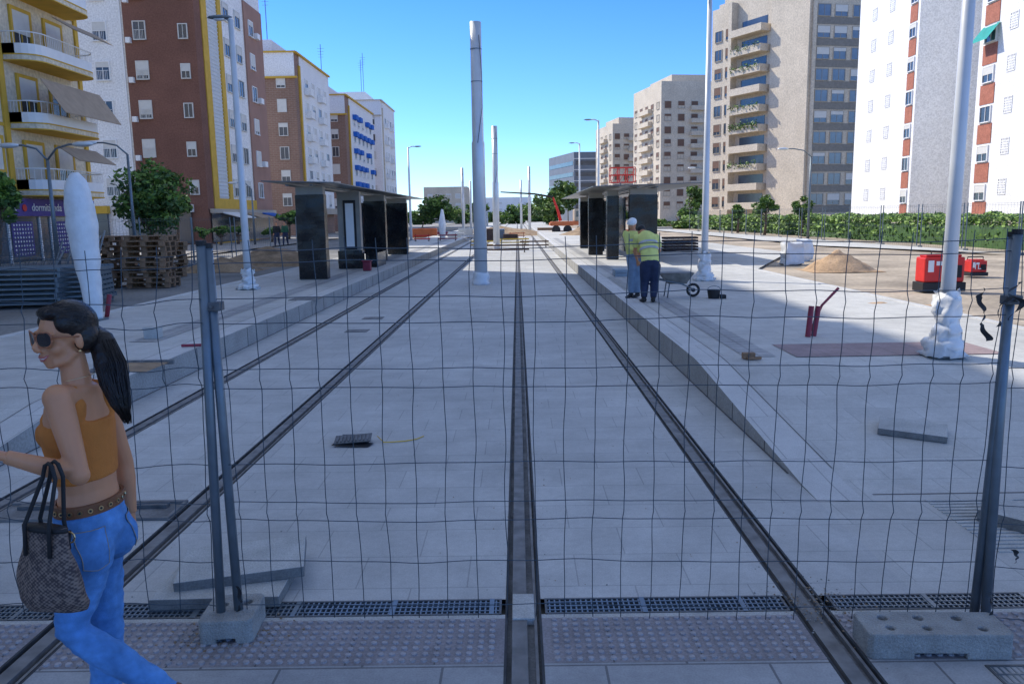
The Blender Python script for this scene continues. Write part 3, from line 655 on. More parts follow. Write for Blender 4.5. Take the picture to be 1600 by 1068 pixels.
for k in range(5):
    b=MB(); b.box(c.x-.75,c.x+.75,c.y-.4+.02*k,c.y+.4,c.z+.13*k+.02,c.z+.13*k+.11)
    for q in range(6): b.box(c.x-.7+.25*q,c.x-.62+.25*q,c.y-.43,c.y-.41,c.z+.13*k+.02,c.z+.13*k+.13)
    tag(b.build('formwork_panel',M_dform),'dark formwork panel, number %s up in the pile right of the shelter'%['one','two','three','four','five'][k],'panel','piled formwork panels')
# ---------------------------------------------------------------- wheelbarrow, buckets
c=GR(1056,464); t=emp('wheelbarrow',c,'grey wheelbarrow standing right of the bending worker','wheelbarrow'); S=.82
q_=lambda x,y,z:c+V((x,y,z))*S
M_tray=mat('barrow_tray',(.22,.21,.19),.6,.2,var=.3,scale=8)
b=MB()
b.hexa([q_(*q) for q in ((-.2,-.18,.34),(.22,-.18,.34),(.22,.18,.34),(-.2,.18,.34),(-.42,-.3,.61),(.38,-.3,.61),(.38,.3,.61),(-.42,.3,.61))])
b.hexa([q_(*q) for q in ((-.17,-.15,.37),(.19,-.15,.37),(.19,.15,.37),(-.17,.15,.37),(-.39,-.27,.615),(.35,-.27,.615),(.35,.27,.615),(-.39,.27,.615))],0); b.build('tray',M_tray,t)
for s in (-.22,.22):
    b=MB(); b.tube([q_(.4,s*.4,.2),q_(.1,s,.34),q_(-.75,s*1.2,.52)],.015,8); b.build('handle',M_galv,t,smooth=True)
    b=MB(); b.tube([q_(-.2,s,.36),q_(-.25,s,.0)],.013,8); b.build('leg',M_galv,t,smooth=True)
b=MB(); n=18; b.tube([q_(.42+.14*math.cos(2*math.pi*k/n),0,.17+.14*math.sin(2*math.pi*k/n)) for k in range(n+1)],.026,8); b.tube([q_(.42,-.04,.17),q_(.42,.04,.17)],.04,12); b.build('wheel',M_black,t,smooth=True)
def bucket(c,r,h,lab):
    t=emp('bucket',c,lab,'bucket'); b=MB(); b.tube([c,c+V((0,0,h))],[r*.8,r],16,cap=False); b.tube([c+V((0,0,.01)),c+V((0,0,h-.02))],[r*.76,r*.95],16); b.build('pail',M_black,t,smooth=True)
    b=MB(); b.tube([c+V((r*math.cos(a),-.02,h+.6*r*math.sin(a))) for a in [math.pi*k/8 for k in range(9)]],.006,6); b.build('handle',M_galv,t)
bucket(GR(1115,466),.13,.17,'black bucket on the paving right of the wheelbarrow')
c=GR(1125,466); b=MB(); b.box(c.x,c.x+.1,c.y-.1,c.y+.05,c.z,c.z+.08); tag(b.build('tool_box',M_black,bevel=.01),'small dark tool case against the black bucket','tool box')
M_blo=mat('bluish_block',(.28,.34,.39),.8,var=.2)
for k in range(3):
    for q in range(2):
        c=GR(972,432)+V((.0,.22*k,.1*q)); b=MB(); b.box(c.x-.2,c.x+.15,c.y-.1,c.y+.1,c.z,c.z+.09); tag(b.build('paver_block',M_blo,bevel=.008),'bluish paver block, %s layer, %s, stacked left of the workers'%(['lower','upper'][q],['nearest','middle','farthest'][k]),'block','paver blocks by the workers')
c=GR(965,440); b=MB(); b.box(c.x-.1,c.x+.4,c.y-2.2,c.y+1.5,c.z+.003,c.z+.006); o=struct(b.build('sand_bed',M_concd))
# ---------------------------------------------------------------- buildings
WM={}
def win_mesh(w_,h_,fm,pm_,sm,frac,style):
    key=(w_,h_,fm.name,pm_.name,sm.name,frac,style)
    if key in WM: return WM[key]
    b=MB(); t=.07 if style!='trim' else .16; o=-.1
    if style=='grille': o=-.06
    b.box(-w_/2-t,-w_/2,o,.02,-t,h_+t); b.box(w_/2,w_/2+t,o,.02,-t,h_+t); b.box(-w_/2,w_/2,o,.02,h_,h_+t); b.box(-w_/2-.05,w_/2+.05,o-.06 if style!='grille' else o,.02,-t,0)
    if style!='grille': b.box(-.02,.02,o+.03,.02,0,h_)
    if frac>0: b.box(-w_/2+.002,w_/2-.002,o+.02,.01,h_*(1-frac),h_-.002,1)
    if style=='grille':
        for k in range(1,5): b.box(-w_/2+w_*k/5-.045,-w_/2+w_*k/5+.045,o+.01,0,0,h_)
        for k in range(1,6): b.box(-w_/2,w_/2,o+.012,0,h_*k/6-.045,h_*k/6+.045)
    if style=='bars':
        for k in range(1,8): b.box(-w_/2+w_*k/8-.01,-w_/2+w_*k/8+.01,o-.1,o-.08,-.05,h_*.5)
        b.box(-w_/2,w_/2,o-.1,o-.08,h_*.5,h_*.5+.03); b.box(-w_/2,w_/2,o-.12,o-.06,-.1,-.06)
    p=MB(); p.box(-w_/2,w_/2,-.03,.015,0,h_)
    WM[key]=(b.mesh('window',[fm,sm]),p.mesh('pane',pm_)); return WM[key]
def windows(root,p0,p1,ss,zs,w_=1.1,h_=1.3,fm=None,pm_=None,sm=None,style='plain',fr=(0,.3,.5,.8,1),o=0,skip=0,panes=True):
    fm=fm or M_whites; pm_=pm_ or M_glass; sm=sm or M_shut
    a=V((p0[0],p0[1],0)); d=V((p1[0]-p0[0],p1[1]-p0[1],0)).normalized(); n=V((d.y,-d.x,0)); ang=math.atan2(d.y,d.x)
    for s in ss:
        for z in zs:
            if random.random()<skip: continue
            me,pe=win_mesh(w_,h_,fm,pm_,sm,random.choice(fr),style)
            ob=bpy.data.objects.new('window',me); col.objects.link(ob); ob.parent=root
            ob.location=a+d*s+n*(o+.004)+V((0,0,z))-V(root.location); ob.rotation_euler[2]=ang
            if panes:
                pp=bpy.data.objects.new('pane',pe); col.objects.link(pp); pp.parent=ob
def dist(p,q): return math.hypot(p[0]-q[0],p[1]-q[1])
def bld(foot,h,label,wm,z0=.2,par=.7,grp='apartment blocks'):
    cx=sum(p[0] for p in foot)/len(foot); cy=sum(p[1] for p in foot)/len(foot)
    t=emp('apartment_building',(cx,cy,z0),label,'building',grp)
    b=MB(); b.prism(foot,z0,h); b.build('wall',wm,t)
    b=MB(); n=len(foot)
    ins=[(p[0]+(cx-p[0])*.03,p[1]+(cy-p[1])*.03) for p in foot]
    for k in range(n):
        p,q=foot[k],foot[(k+1)%n]; b.hexa([(p[0],p[1],h),(q[0],q[1],h),(ins[(k+1)%n][0],ins[(k+1)%n][1],h),(ins[k][0],ins[k][1],h),(p[0],p[1],h+par),(q[0],q[1],h+par),(ins[(k+1)%n][0],ins[(k+1)%n][1],h+par),(ins[k][0],ins[k][1],h+par)])
    b.build('parapet',wm,t)
    return t
def trim(root,name,p0,p1,rects,m,o=0,th=.06,one=False):
    if one:
        b=MB()
        for (s0,s1,z0,z1) in rects: b.fbox(p0,p1,s0,s1,z0,z1,o+.003,o+th)
        return b.build(name,m,root)
    for (s0,s1,z0,z1) in rects:
        b=MB(); b.fbox(p0,p1,s0,s1,z0,z1,o+.003,o+th); b.build(name,m,root)
def antenna(root,x,y,z,h):
    b=MB(); b.tube([(x,y,z),(x,y,z+h)],.05,5)
    for k in range(4): b.tube([(x-.5+.05*k,y,z+h*.9-k*.4),(x+.5-.05*k,y,z+h*.9-k*.4)],.02,4)
    b.build('antenna',M_galv,root)
t=bld([(-38,-14),(-23,-14),(-23,30.5),(-38,30.5)],29.9,'cream apartment block nearest on the left, mostly outside the photo',M_cream)
windows(t,(-23,-14),(-23,30.5),[2+3.4*k for k in range(13)],[4.2+3*k for k in range(7)],1.2,1.4,M_yel,style='trim')
p0,p1=(-23,31),(-23,43.5)
t=bld([(-38,31),p0,p1,(-38,43.5)],29.9,'cream apartment block with yellow trim, rounded balconies and corner shop',M_cream)
windows(t,p0,p1,[2.6,4.6],[4.4+3*k for k in range(8)],1.1,1.35,M_yel,style='trim')
windows(t,p0,p1,[7.6,10.2],[3.7+3*k for k in range(8)],1.3,2.0,M_yel,style='trim')
trim(t,'floor_band',p0,p1,[(0,12.5,3.35+3*k,3.5+3*k) for k in range(9)],M_yel)
trim(t,'corner_trim',p0,p1,[(12.2,12.5,3.2,29.5)],M_yel,th=.1)
trim(t,'corner_trim',p0,p1,[(5.55,5.9,3.2,29.5)],M_yel,th=.1)
for k in range(8):
    z=5.5-2.0+3*k
    b=MB(); s0,s1=6.0,11.6; out=1.5
    pts=[(-23,31+s0)]+[(-23+out-.9+.9*math.sin(a),31+s0+.9-.9*math.cos(a)) for a in [math.pi/2*q/5 for q in range(6)]]+[(-23+out-.9+.9*math.cos(a),31+s1-.9+.9*math.sin(a)) for a in [math.pi/2*q/5 for q in range(6)]]+[(-23,31+s1)]
    b.prism(pts,z-.2,z); bl=b.build('balcony',M_cream,t)
    b=MB(); b.prism([(x+.03*(x>-22.9),y) for x,y in pts],z-.25,z-.204); b.prism([(x+.02*(x>-22.9),y) for x,y in pts],z+.002,z+.06); q=b.build('slab_edge',M_yel,None); q.parent=bl
    b=MB()
    for a,c_ in zip(pts,pts[1:]):
        b.tube([(a[0],a[1],z+1.0),(c_[0],c_[1],z+1.0)],.03,6)
        b.hexa([(a[0],a[1],z+.06),(c_[0],c_[1],z+.06),(c_[0]-.06,c_[1],z+.06),(a[0]-.06,a[1],z+.06),(a[0],a[1],z+.5),(c_[0],c_[1],z+.5),(c_[0]-.06,c_[1],z+.5),(a[0]-.06,a[1],z+.5)])
        nn=max(1,int(dist(a,c_)/.15))
        for u in range(nn): x=a[0]+(c_[0]-a[0])*u/nn; y=a[1]+(c_[1]-a[1])*u/nn; b.tube([(x,y,z+.5),(x,y,z+1.0)],.012,4,cap=False)
    q=b.build('balcony_rail',M_whites,None); q.parent=bl
for (z,s0,s1,dr) in ((8.5,6.2,11.4,1.5),(11.5,7.5,11.4,.6),(5.6,7.0,10.5,.7)):
    b=MB(); a=[(-21.5,31+s0,z),(-21.5,31+s1,z),(-20.5,31+s1,z-dr),(-20.5,31+s0,z-dr)]; b.poly(a); b.poly([V(q)+V((0,0,-.03)) for q in reversed(a)]); b.build('awning',M_awn,t)
b=MB(); b.fbox(p0,p1,2.5,12,2.35,3.15,.003,.35); b.build('shop_sign',M_purple,t)
for i,yy in enumerate((35.0,38.6)):
    text_mesh('dormitienda',.5,'sign_lettering',M_whites,V((-22.62,yy,2.74)),(R(90),0,R(90)),t,.01)
b=MB(); b.tube([(-22.65,36.85,2.72),(-22.62,36.85,2.72)],.16,16); b.build('sign_dot',M_redp,t)
b=MB(); b.fbox(p0,p1,.4,12.1,.25,2.3,.003,.05); b.build('shop_window',M_glass,t)
for s in (2.2,5.2,8.4):
    b=MB(); b.fbox(p0,p1,s,s+1.6,.5,2.1,.055,.08); b.build('window_poster',M_purple,t)
    b=MB()
    for u in range(7):
        for v in range(8): yy=31+s+.15+u*.21; zz=.62+v*.19; b.tube([(-22.915,yy,zz),(-22.90,yy,zz)],.05,8)
    b.build('poster_dots',M_whites,t)
for s in (.3,2.0,4.9,7.3,8.2,11.9):
    b=MB(); b.fbox(p0,p1,s,s+.1,.22,2.34,.05,.12); b.build('shop_frame',M_whites,t)
XB=-24.3; ca,cb=(XB-22.8,63),(XB,63); p0,p1=(XB,63),(XB,79.5)
t=bld([ca,cb,p1,(XB-22.8,79.5)],22.6,'brown and white apartment block with yellow framed lattice strip',M_white)
W=22.8
trim(t,'brown_wall',ca,cb,[(W-5.3,W,.2,23.4)],M_brown,th=.12); trim(t,'brown_wall',p0,p1,[(-.12,1.2,.2,23.4)],M_brown,th=.12)
trim(t,'salmon_wall',p0,p1,[(11.5,16.5,.2,21.4)],M_pink,th=.14)
trim(t,'base_wall',p0,p1,[(1.2,11.5,.2,3.8)],M_yel,th=.2)
trim(t,'yellow_wall',p0,p1,[(1.2,2.3,3.8,23.4),(4.7,5.5,3.8,23.4),(2.3,4.7,22.6,23.4)],M_yel,th=.2)
trim(t,'lattice',p0,p1,[(2.3+.24*k,2.39+.24*k,3.8,22.6) for k in range(10)]+[(2.3,4.7,3.9+.3*k,3.98+.3*k) for k in range(62)],M_whites,th=.12,one=True)
zs=[4.1+2.9*k for k in range(7)]
windows(t,ca,cb,[W-4.1],zs,.85,1.25,o=.12,fm=M_shut,style='bars'); windows(t,ca,cb,[W-.8],zs,.6,1.0,fm=M_shut,o=.12,fr=(0,.5)); windows(t,ca,cb,[W-7.2,W-10.6,W-14.2],zs,1.0,1.3,style='bars',fr=(0,.3,.5))
windows(t,p0,p1,[6.9,9.8],zs,1.2,1.35,fm=M_shut,o=0,fr=(0,.3,.5)); windows(t,p0,p1,[13.0],zs[:6],1.1,1.3,o=.14)
trim(t,'cornice',p0,p1,[(5.6,11.4,22.3,22.6)],M_yel,th=.3)
trim(t,'pipe',ca,cb,[(W-5.6,W-5.48,.2,22)],M_whites,th=.1)
for z in zs:
    b=MB(); b.fbox(ca,cb,W-5.1,W-4.75,z-.3,z+.1,.12,.45); b.build('air_conditioner',M_whites,t)
for z in zs[1:6:2]:
    b=MB(); b.fbox(p0,p1,13.9,14.7,z,z+.5,.14,.5); b.build('air_conditioner',M_whites,t)
b=MB(); b.fbox(p0,p1,.2,16,.3,2.6,.21,.25); b.build('shop_window',M_glass,t)
b=MB(); b.fbox(p0,p1,0,16.4,2.62,2.95,.21,.5); b.build('shop_sign',M_beiged,t)
antenna(t,-27,78,22.5,9)
for s,mm in ((2,M_whites),(7,M_awn),(12,M_blue)):
    b=MB(); x_=XB+.5; b.hexa([(x_,63+s,2.6),(x_+1.5,63+s,2.2),(x_+1.5,63+s+3.5,2.2),(x_,63+s+3.5,2.6),(x_,63+s,2.7),(x_+1.5,63+s,2.25),(x_+1.5,63+s+3.5,2.25),(x_,63+s+3.5,2.7)]); b.build('awning',mm,t)
for s,mm in ((16.6,M_whites),(10,M_yel)):
    b=MB(); b.fbox(ca,cb,s,s+5,.3,2.7,.12,.3); b.build('shop_window',M_glass,t); b=MB(); b.fbox(ca,cb,s-.2,s+5.2,2.71,3.3,.12,.6); b.build('shop_sign',mm,t)
def brickblock(ya,yb_,h,label,X=-24.6,depth=12,wallc=M_brick,streetm=M_white,accent=M_yel,ncam=2,nst=4,blue=False,fl=6):
    ca=(X-depth,ya); cb=(X,ya); p1=(X,yb_)
    t=bld([ca,cb,p1,(X-depth,yb_)],h,label,wallc,par=1.2)
    L=yb_-ya; trim(t,'light_wall',cb,p1,[(L*.12,L,3.2,h+1.1)],streetm,th=.1)
    trim(t,'upper_storey',ca,cb,[(0,depth,h-1.4,h+1.15)],M_white,th=.12); trim(t,'cornice',ca,cb,[(0,depth+.3,h-1.6,h-1.4),(0,depth+.3,h+1.15,h+1.3)],accent,th=.35)
    trim(t,'cornice',cb,p1,[(0,L,h+1.1,h+1.3)],accent,th=.35); trim(t,'yellow_strip',cb,p1,[(L*.12-.5,L*.12,3.2,h)],accent,th=.2)
    zs=[3.6+(h-3.6)/fl*k for k in range(fl)]
    windows(t,ca,cb,[depth-1.6-3.6*k for k in range(ncam)],zs,.9,1.3,fm=M_shut,o=.01)
    windows(t,cb,p1,[L*.2+L*.75/nst*(k+.4) for k in range(nst)],zs,1.3,1.5,o=.1)
    if blue:
        for k in range(nst):
            for z in zs[1:]:
                if random.random()<.25: continue
                s=L*.2+L*.75/nst*(k+.4); b=MB(); b.fbox(cb,p1,s-.9,s+.9,z+.8,z+1.5,.12,.7); b.build('awning',M_blue,t)
    else:
        for k in range(0,nst,2):
            for z in zs[1:]:
                s=L*.2+L*.75/nst*(k+.4); b=MB(); b.fbox(cb,p1,s-.9,s+.9,z-.3,z+.5,.12,.8); b.build('balcony',M_white,t)
    b=MB(); b.box(X-depth+2,X-3,ya+2,yb_-2,h,h+3); b.build('roof_house',M_white,t)
    b=MB(); b.fbox(cb,p1,0,L,2.6,3.3,.02,1.2); b.build('shop_canopy',M_beiged,t)
    antenna(t,X-4,ya+4,h+3,6)
    return t
brickblock(92,108,19.2,'brick apartment block with white top storey and yellow edge, behind the brown block')
brickblock(118,140,18.4,'brick apartment block with blue awnings, third along the left side',blue=True,nst=5)
t=brickblock(149,165,22.0,'white apartment block at the far end of the left row',wallc=M_white,accent=M_beige)
antenna(t,-28,152,24,8)
t=bld([(-30,260),(-16,260),(-16,280),(-30,280)],11,'low pale building far behind the trees at the street end',M_beige); windows(t,(-30,260),(-16,260),[2,5,8,11],[5,8],1.5,1.4,panes=False)
t=bld([(-14,330),(6,330),(6,350),(-14,350)],9,'hazy low building in the middle of the street end',M_white); windows(t,(-14,330),(6,330),[2+2.6*k for k in range(7)],[4,6.5],1.3,1.2,panes=False)
X=35.5
def rtower(ya,yb_,label,cols_,red,n=11):
    t=bld([(X,ya),(X+16,ya),(X+16,yb_),(X,yb_)],36,label,M_white)
    p0,p1=(X,yb_),(X,ya)
    windows(t,p0,p1,[yb_-c for c in cols_],[3.0+2.9*k for k in range(n)],.85,1.05,M_white,M_vent,style='grille',fr=(0,),o=-.02)
    for (a,b_) in red:
        trim(t,'red_panel',p0,p1,[(yb_-b_,yb_-a,1.0+2.9*k,2.45+2.9*k) for k in range(n+1)],M_redb,th=.05)
        windows(t,p0,p1,[yb_-(a+b_)/2],[2.6+2.9*k for k in range(n)],min(1.3,b_-a-.25),1.1,M_whites,style='plain',o=.01,fr=(0,.3,.5))
    return t,p0,p1
rtower(73.2,85.8,'white tower block with grille windows standing next to the beige tower',[82.3,78.6],[(73.6,74.9)])
t,p0,p1=rtower(40,63.6,'white tower block cut by the right edge, with red brick strip',[59.4,56.2,50,46],[(61.2,63.0)])
b=MB(); b.poly([(X-.05,61,15.4),(X-.05,63.2,15.4),(X-1,63.2,14.2),(X-1,61,14.2)]); b.build('awning',M_teal,t)
b=MB(); b.box(41,50,63.6,73.2,.2,36); tag(b.build('apartment_building',M_white),'recessed pale link wall between the two white towers','building')
pL,pR=(31.6,133),(41,115); pR2=(50.5,117)
t=bld([pL,pR,pR2,(56,135),(40,148)],32.6,'tall beige tower with stacked planted balconies and dark window bands',M_beige,par=1)
L=dist(pL,pR); d_=V((pR[0]-pL[0],pR[1]-pL[1],0)).normalized(); nn_=V((d_.y,-d_.x,0))
zs=[2.9+2.85*k for k in range(10)]
windows(t,pL,pR,[1.6,4.0],zs,1.5,1.6,M_beiged,sm=M_shutb,fr=(0,.4,.7))
windows(t,pR,pR2,[1.8,4.4,7.2],zs,1.9,1.5,M_beiged,M_glassl,sm=M_shut,fr=(0,0,.3,.6))
trim(t,'spandrel',pR,pR2,[(.6,9,z-1.1,z-.15) for z in zs],mat('bronze_panel',(.22,.20,.17),.6),th=.08)
trim(t,'pier',pR,pR2,[(.0,.5,.2,33.5),(9.1,9.7,.2,33.5)],M_beige,th=.4)
for k,z in enumerate(zs):
    b=MB(); b.fbox(pL,pR,6.2,12.6,z-.48,z-.3,0.003,1.9); b.build('balcony',M_beige,t)
    b=MB(); b.fbox(pL,pR,6.2,12.6,z-.298,z+.55,1.8,1.896); b.fbox(pL,pR,6.2,6.3,z-.298,z+.55,.004,1.798); b.fbox(pL,pR,12.5,12.6,z-.298,z+.55,.004,1.798); b.build('balcony_front',M_beige,t)
    b=MB(); b.fbox(pL,pR,6.8,12.0,z-.28,z+1.9,.004,.05); b.build('balcony_opening',M_glass,t)
    npl={2:120,4:260,5:110,7:110,8:90}.get(k,0)
    if npl:
        b=MB()
        for q in range(npl):
            s=random.uniform(6.3,12.5); a=V((pL[0],pL[1],0))+d_*s+nn_*(1.9+random.uniform(-.1,.3))+V((0,0,z+.5+random.gauss(0,.28)))
            r1=V((random.gauss(0,1),random.gauss(0,1),random.gauss(0,1))).normalized()*.15; r2=r1.orthogonal().normalized()*.12
            b.poly([a-r1,a+r2,a+r1,a-r2],q%2)
        b.build('balcony_plants',[M_l1,M_l2],t)
b=MB()
for q in range(4): b.fbox(pL,pR,1+q*.3,L-1-q*.2,33.6+.8*q,34.3+.8*q,-6,-.5-q*.8)
b.build('roof_house',M_beige,t)
for s0,s1,o_ in ((5.0,5.7,1.2),(13.2,L,.5)):
    b=MB(); b.fbox(pL,pR,s0,s1,.2,33.5,.004,o_); b.build('pier',M_beige,t)
def midblock(pts,h,label,cols1,cols2,fl,wm=M_beige,z1=2.8):
    t=bld(pts,h,label,wm,par=1); a,b_,c_=pts[0],pts[1],pts[2]; L1,L2=dist(a,b_),dist(b_,c_)
    zs=[3.2+z1*k for k in range(fl)]
    windows(t,a,b_,[L1*(k+.5)/cols1 for k in range(cols1)],zs,1.6,1.5,M_beiged,sm=M_shutb,panes=False,fr=(0,.3,.6))
    windows(t,b_,c_,[L2*(k+.5)/cols2 for k in range(cols2)],zs,1.5,1.5,M_beiged,sm=M_shutb,panes=False,fr=(.3,.6,1))
    for z in zs:
        b=MB(); b.fbox(b_,c_,L2*.55,L2*.8,z-.5,z+.5,.004,1.1); b.build('balcony',wm,t)
        b=MB(); b.fbox(a,b_,L1*.3,L1*.7,z-.5,z+.5,.004,1.1); b.build('balcony',wm,t)
    b=MB(); b.prism([(p[0]+(pts[3][0]-p[0])*.25,p[1]+(pts[3][1]-p[1])*.25) for p in pts],h+.2,h+3.2); b.build('roof_house',wm,t)
    return t
midblock([(29.5,205),(33,186),(45.5,188),(46,206)],30.5,'beige apartment block with brown windows left of the planted tower',5,4,9)
midblock([(24,245),(27,228),(35,230),(36,246)],26,'smaller beige apartment block farther left of the beige blocks',4,3,8)
t=bld([(11.6,290),(18.6,262),(27.5,263),(26,291)],21.6,'dark grey office building with horizontal bands at the street end',M_greyb,par=.5); a,b_,c_=(11.6,290),(18.6,262),(27.5,263)
for z in (4,7.5,11,14.5,18):
    trim(t,'window_band',a,b_,[(1,28,z,z+1.3)],M_glass,th=.1); trim(t,'window_band',b_,c_,[(.6,8.4,z,z+1.3)],M_glass,th=.1); trim(t,'light_band',b_,c_,[(0,8.9,z+1.9,z+2.1)],M_whites,th=.14)
# ---------------------------------------------------------------- trees
def leaves(b,c,r,n,ls,k=0):
    for q in range(n):
        v=V((random.gauss(0,1),random.gauss(0,1),random.gauss(0,1))).normalized()*random.uniform(.55,1.05)
        a=V(c)+V((v.x*r[0],v.y*r[1],v.z*r[2])); s=ls*random.uniform(.6,1.4)
        r1=V((random.gauss(0,1),random.gauss(0,1),random.gauss(0,.7))).normalized(); r2=r1.cross(V((random.gauss(0,1),random.gauss(0,1),random.gauss(0,1)))).normalized()
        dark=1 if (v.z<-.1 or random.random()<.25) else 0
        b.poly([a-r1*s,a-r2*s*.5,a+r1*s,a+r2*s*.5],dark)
def tree(px,yb,cx,cy_,wpx,hpx,Y,lab,n=26,per=110,ls=.14,z=.2,grp='street trees',seed=0,trunk=.12):
    random.seed(seed+int(px)); base=P(px,yb,Y); base.z=z; cc=P(cx,cy_,Y); W_=wpx*Y/F/2; Hh=hpx*Y/F/2
    t=emp('leafy_tree',base,lab,'tree',grp)
    b=MB(); b.tube([base,base.lerp(cc,.4)+V((.05,0,0)),cc],[trunk,trunk*.75,trunk*.4],8)
    for k in range(7):
        a=random.uniform(0,6.28); st=base.lerp(cc,random.uniform(.45,.8)); b.tube([st,st+V((math.cos(a)*W_*.35,math.sin(a)*W_*.35,Hh*.3)),st+V((math.cos(a)*W_*.7,math.sin(a)*W_*.7,Hh*.55))],[trunk*.4,trunk*.25,trunk*.1],5)
    b.build('trunk',M_bark,t,smooth=True)
    b=MB()
    for k in range(n):
        v=V((random.gauss(0,1),random.gauss(0,1),random.gauss(0,1))).normalized()*random.uniform(.2,.8)
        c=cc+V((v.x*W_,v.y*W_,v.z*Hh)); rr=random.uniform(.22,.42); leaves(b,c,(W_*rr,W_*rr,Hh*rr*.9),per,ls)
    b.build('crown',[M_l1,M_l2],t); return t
tree(236,385,232,305,140,125,36,'round dense orange tree behind the pallet stacks',n=44,per=140,ls=.12)
tree(275,380,278,318,60,50,44,'small tree just right of the round orange tree',n=16,per=90,ls=.14)
tree(-5,430,2,305,58,90,30,'dark tree cut by the left edge of the photo',n=22,per=110,ls=.12)
tree(452,372,452,340,45,28,75,'small tree behind the left shelter roof',n=12,per=70,ls=.2)
tree(1195,352,1197,323,46,34,62,'small pale green tree under the beige tower, middle of three',n=14,per=80,ls=.14)
tree(1153,350,1153,330,30,26,70,'small tree under the beige tower, left of three',n=12,per=60,ls=.16)
tree(1253,352,1254,326,40,44,58,'slim open tree beside the old curved lamp, right of three',n=14,per=70,ls=.12)
tree(1085,355,1085,310,36,56,110,'tall tree between the shelter and the beige tower',n=14,per=70,ls=.25)
tree(688,372,690,330,70,50,130,'broad tree at the street end, left of the tall mast',n=24,per=100,ls=.3)
tree(660,372,665,338,44,34,150,'small tree at the street end behind the far lamp',n=12,per=80,ls=.35)
tree(862,365,858,322,72,62,150,'large tree at the street end right of the masts',n=28,per=110,ls=.33)
tree(888,365,886,305,50,52,170,'tall tree in front of the dark grey office building',n=18,per=100,ls=.38)
tree(1040,365,1075,340,44,34,100,'green tree right of the right shelter roof',n=14,per=80,ls=.22)
for i,px in enumerate((640,715,745,775,800,825,845,925,960)):
    tree(px,362,px,342-5*(i%3),56,36,210+12*(i%4),'distant low tree of the row closing the street, %s'%['far left','second','third','fourth','fifth','sixth','seventh','eighth','far right'][i],n=16,per=70,ls=.55,grp='distant trees')
for i,px in enumerate((1060,1115,1030)):
    tree(px,365,px,352,60,22,95+6*i,'low bush behind the right fence, %s'%['middle one','right one','left one'][i],n=12,per=70,ls=.22,grp='bushes')
for i,(px,Y) in enumerate(((318,58),(345,60),(372,62),(425,66))):
    tree(px,378,px,360,34,20,Y,'low shrub before the left shops, %s'%['first from the left','second from the left','third from the left','fourth, by the brick block'][i],n=10,per=60,ls=.13,grp='shrubs')
random.seed(3); b=MB(); x0,y0_,x1,y1_=21.5,27,20.5,98
for q in range(19000):
    u=random.random()**1.6; yy=y0_+(y1_-y0_)*u; xx=x0+(x1-x0)*u+random.uniform(-.55,.75); top=1.4+.25*noise.noise(V((yy*.8,xx,0)))+.15*noise.noise(V((yy*3,xx,2)))
    zz=.2+top*(1-random.random()**2.2 if xx<21.2 else 1-random.random()**4); s=random.uniform(.06,.13)*(1+u)
    r1=V((random.gauss(0,1),random.gauss(0,1),random.gauss(0,1))).normalized(); r2=r1.orthogonal().normalized(); a=V((xx,yy,zz))
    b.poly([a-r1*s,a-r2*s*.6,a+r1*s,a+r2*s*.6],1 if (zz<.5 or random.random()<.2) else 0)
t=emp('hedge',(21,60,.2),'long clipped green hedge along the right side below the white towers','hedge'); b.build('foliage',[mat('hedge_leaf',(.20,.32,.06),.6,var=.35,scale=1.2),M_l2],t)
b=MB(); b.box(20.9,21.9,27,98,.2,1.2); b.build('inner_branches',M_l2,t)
b=MB(); b.box(30,30.3,30,100,.2,1.6); tag(b.build('garden_wall',M_beiged),'low beige wall behind the hedge at the foot of the towers','wall')
# ---------------------------------------------------------------- far site things
c=P(880,366,85); c.z=.05; t=emp('crane_truck',c,'orange truck with folding red crane arm at the far end of the site','crane truck')
b=MB(); b.box(c.x-1.3,c.x+1.0,c.y-1.2,c.y+5,.9,1.2); b.box(c.x-1.3,c.x+2.4,c.y-1.25,c.y+1.2,.95,1.35); b.build('flatbed',M_org,t)
b=MB(); b.prism([(c.x+1.1,c.y-1.2),(c.x+2.4,c.y-1.2),(c.x+2.4,c.y+1.2),(c.x+1.1,c.y+1.2)],1.36,2.6); b.build('cab',M_beiged,t,bevel=.12)
b=MB(); b.box(c.x+1.3,c.x+2.3,c.y-1.23,c.y-1.205,1.8,2.4); b.build('cab_window',M_glass,t)
for dx in (-.8,.4,1.8):
    b=MB(); b.tube([(c.x+dx,c.y-1.3,.5),(c.x+dx,c.y-1.0,.5)],.45,16); b.build('wheel',M_black,t)
p_=[P(876,345,85),P(872,330,85),P(864,308,85)]; b=MB(); b.tube(p_,[.17,.14,.10],8); b.build('crane_arm',M_redp,t)
b=MB(); b.tube([p_[2],P(835,303,85),P(782,300,85)],[.11,.09,.06],8); b.build('crane_jib',M_black,t)
random.seed(21); SM=[M_org,M_mar,M_shut,M_dform,M_wood,M_beiged,M_galv]
for i in range(18):
    Y=random.uniform(58,95); px=random.choice([random.uniform(640,735),random.uniform(745,870),random.uniform(870,960),random.uniform(960,1060)]); c=P(px,372,Y); c.z=.05; k=i%7; w2=random.uniform(.5,1.2); hh=random.uniform(.4,1.0)
    b=MB(); b.box(c.x-w2,c.x+w2,c.y-.4,c.y+.4,c.z,c.z+hh)
    for q in range(4): b.box(c.x-w2-.05,c.x+w2+.05,c.y-.45,c.y-.405,c.z+hh*(.1+.24*q),c.z+hh*(.16+.24*q))
    tag(b.jit(.06,2).build('material_stack',SM[k]),'%s stack of site material %s the masts, %d metres away'%(['orange','maroon','pale grey','dark','wooden','beige','steel grey'][k],'left of' if px<740 else ('by' if px<870 else 'right of'),int(Y)),'stack','stacks of material at the far end of the site')
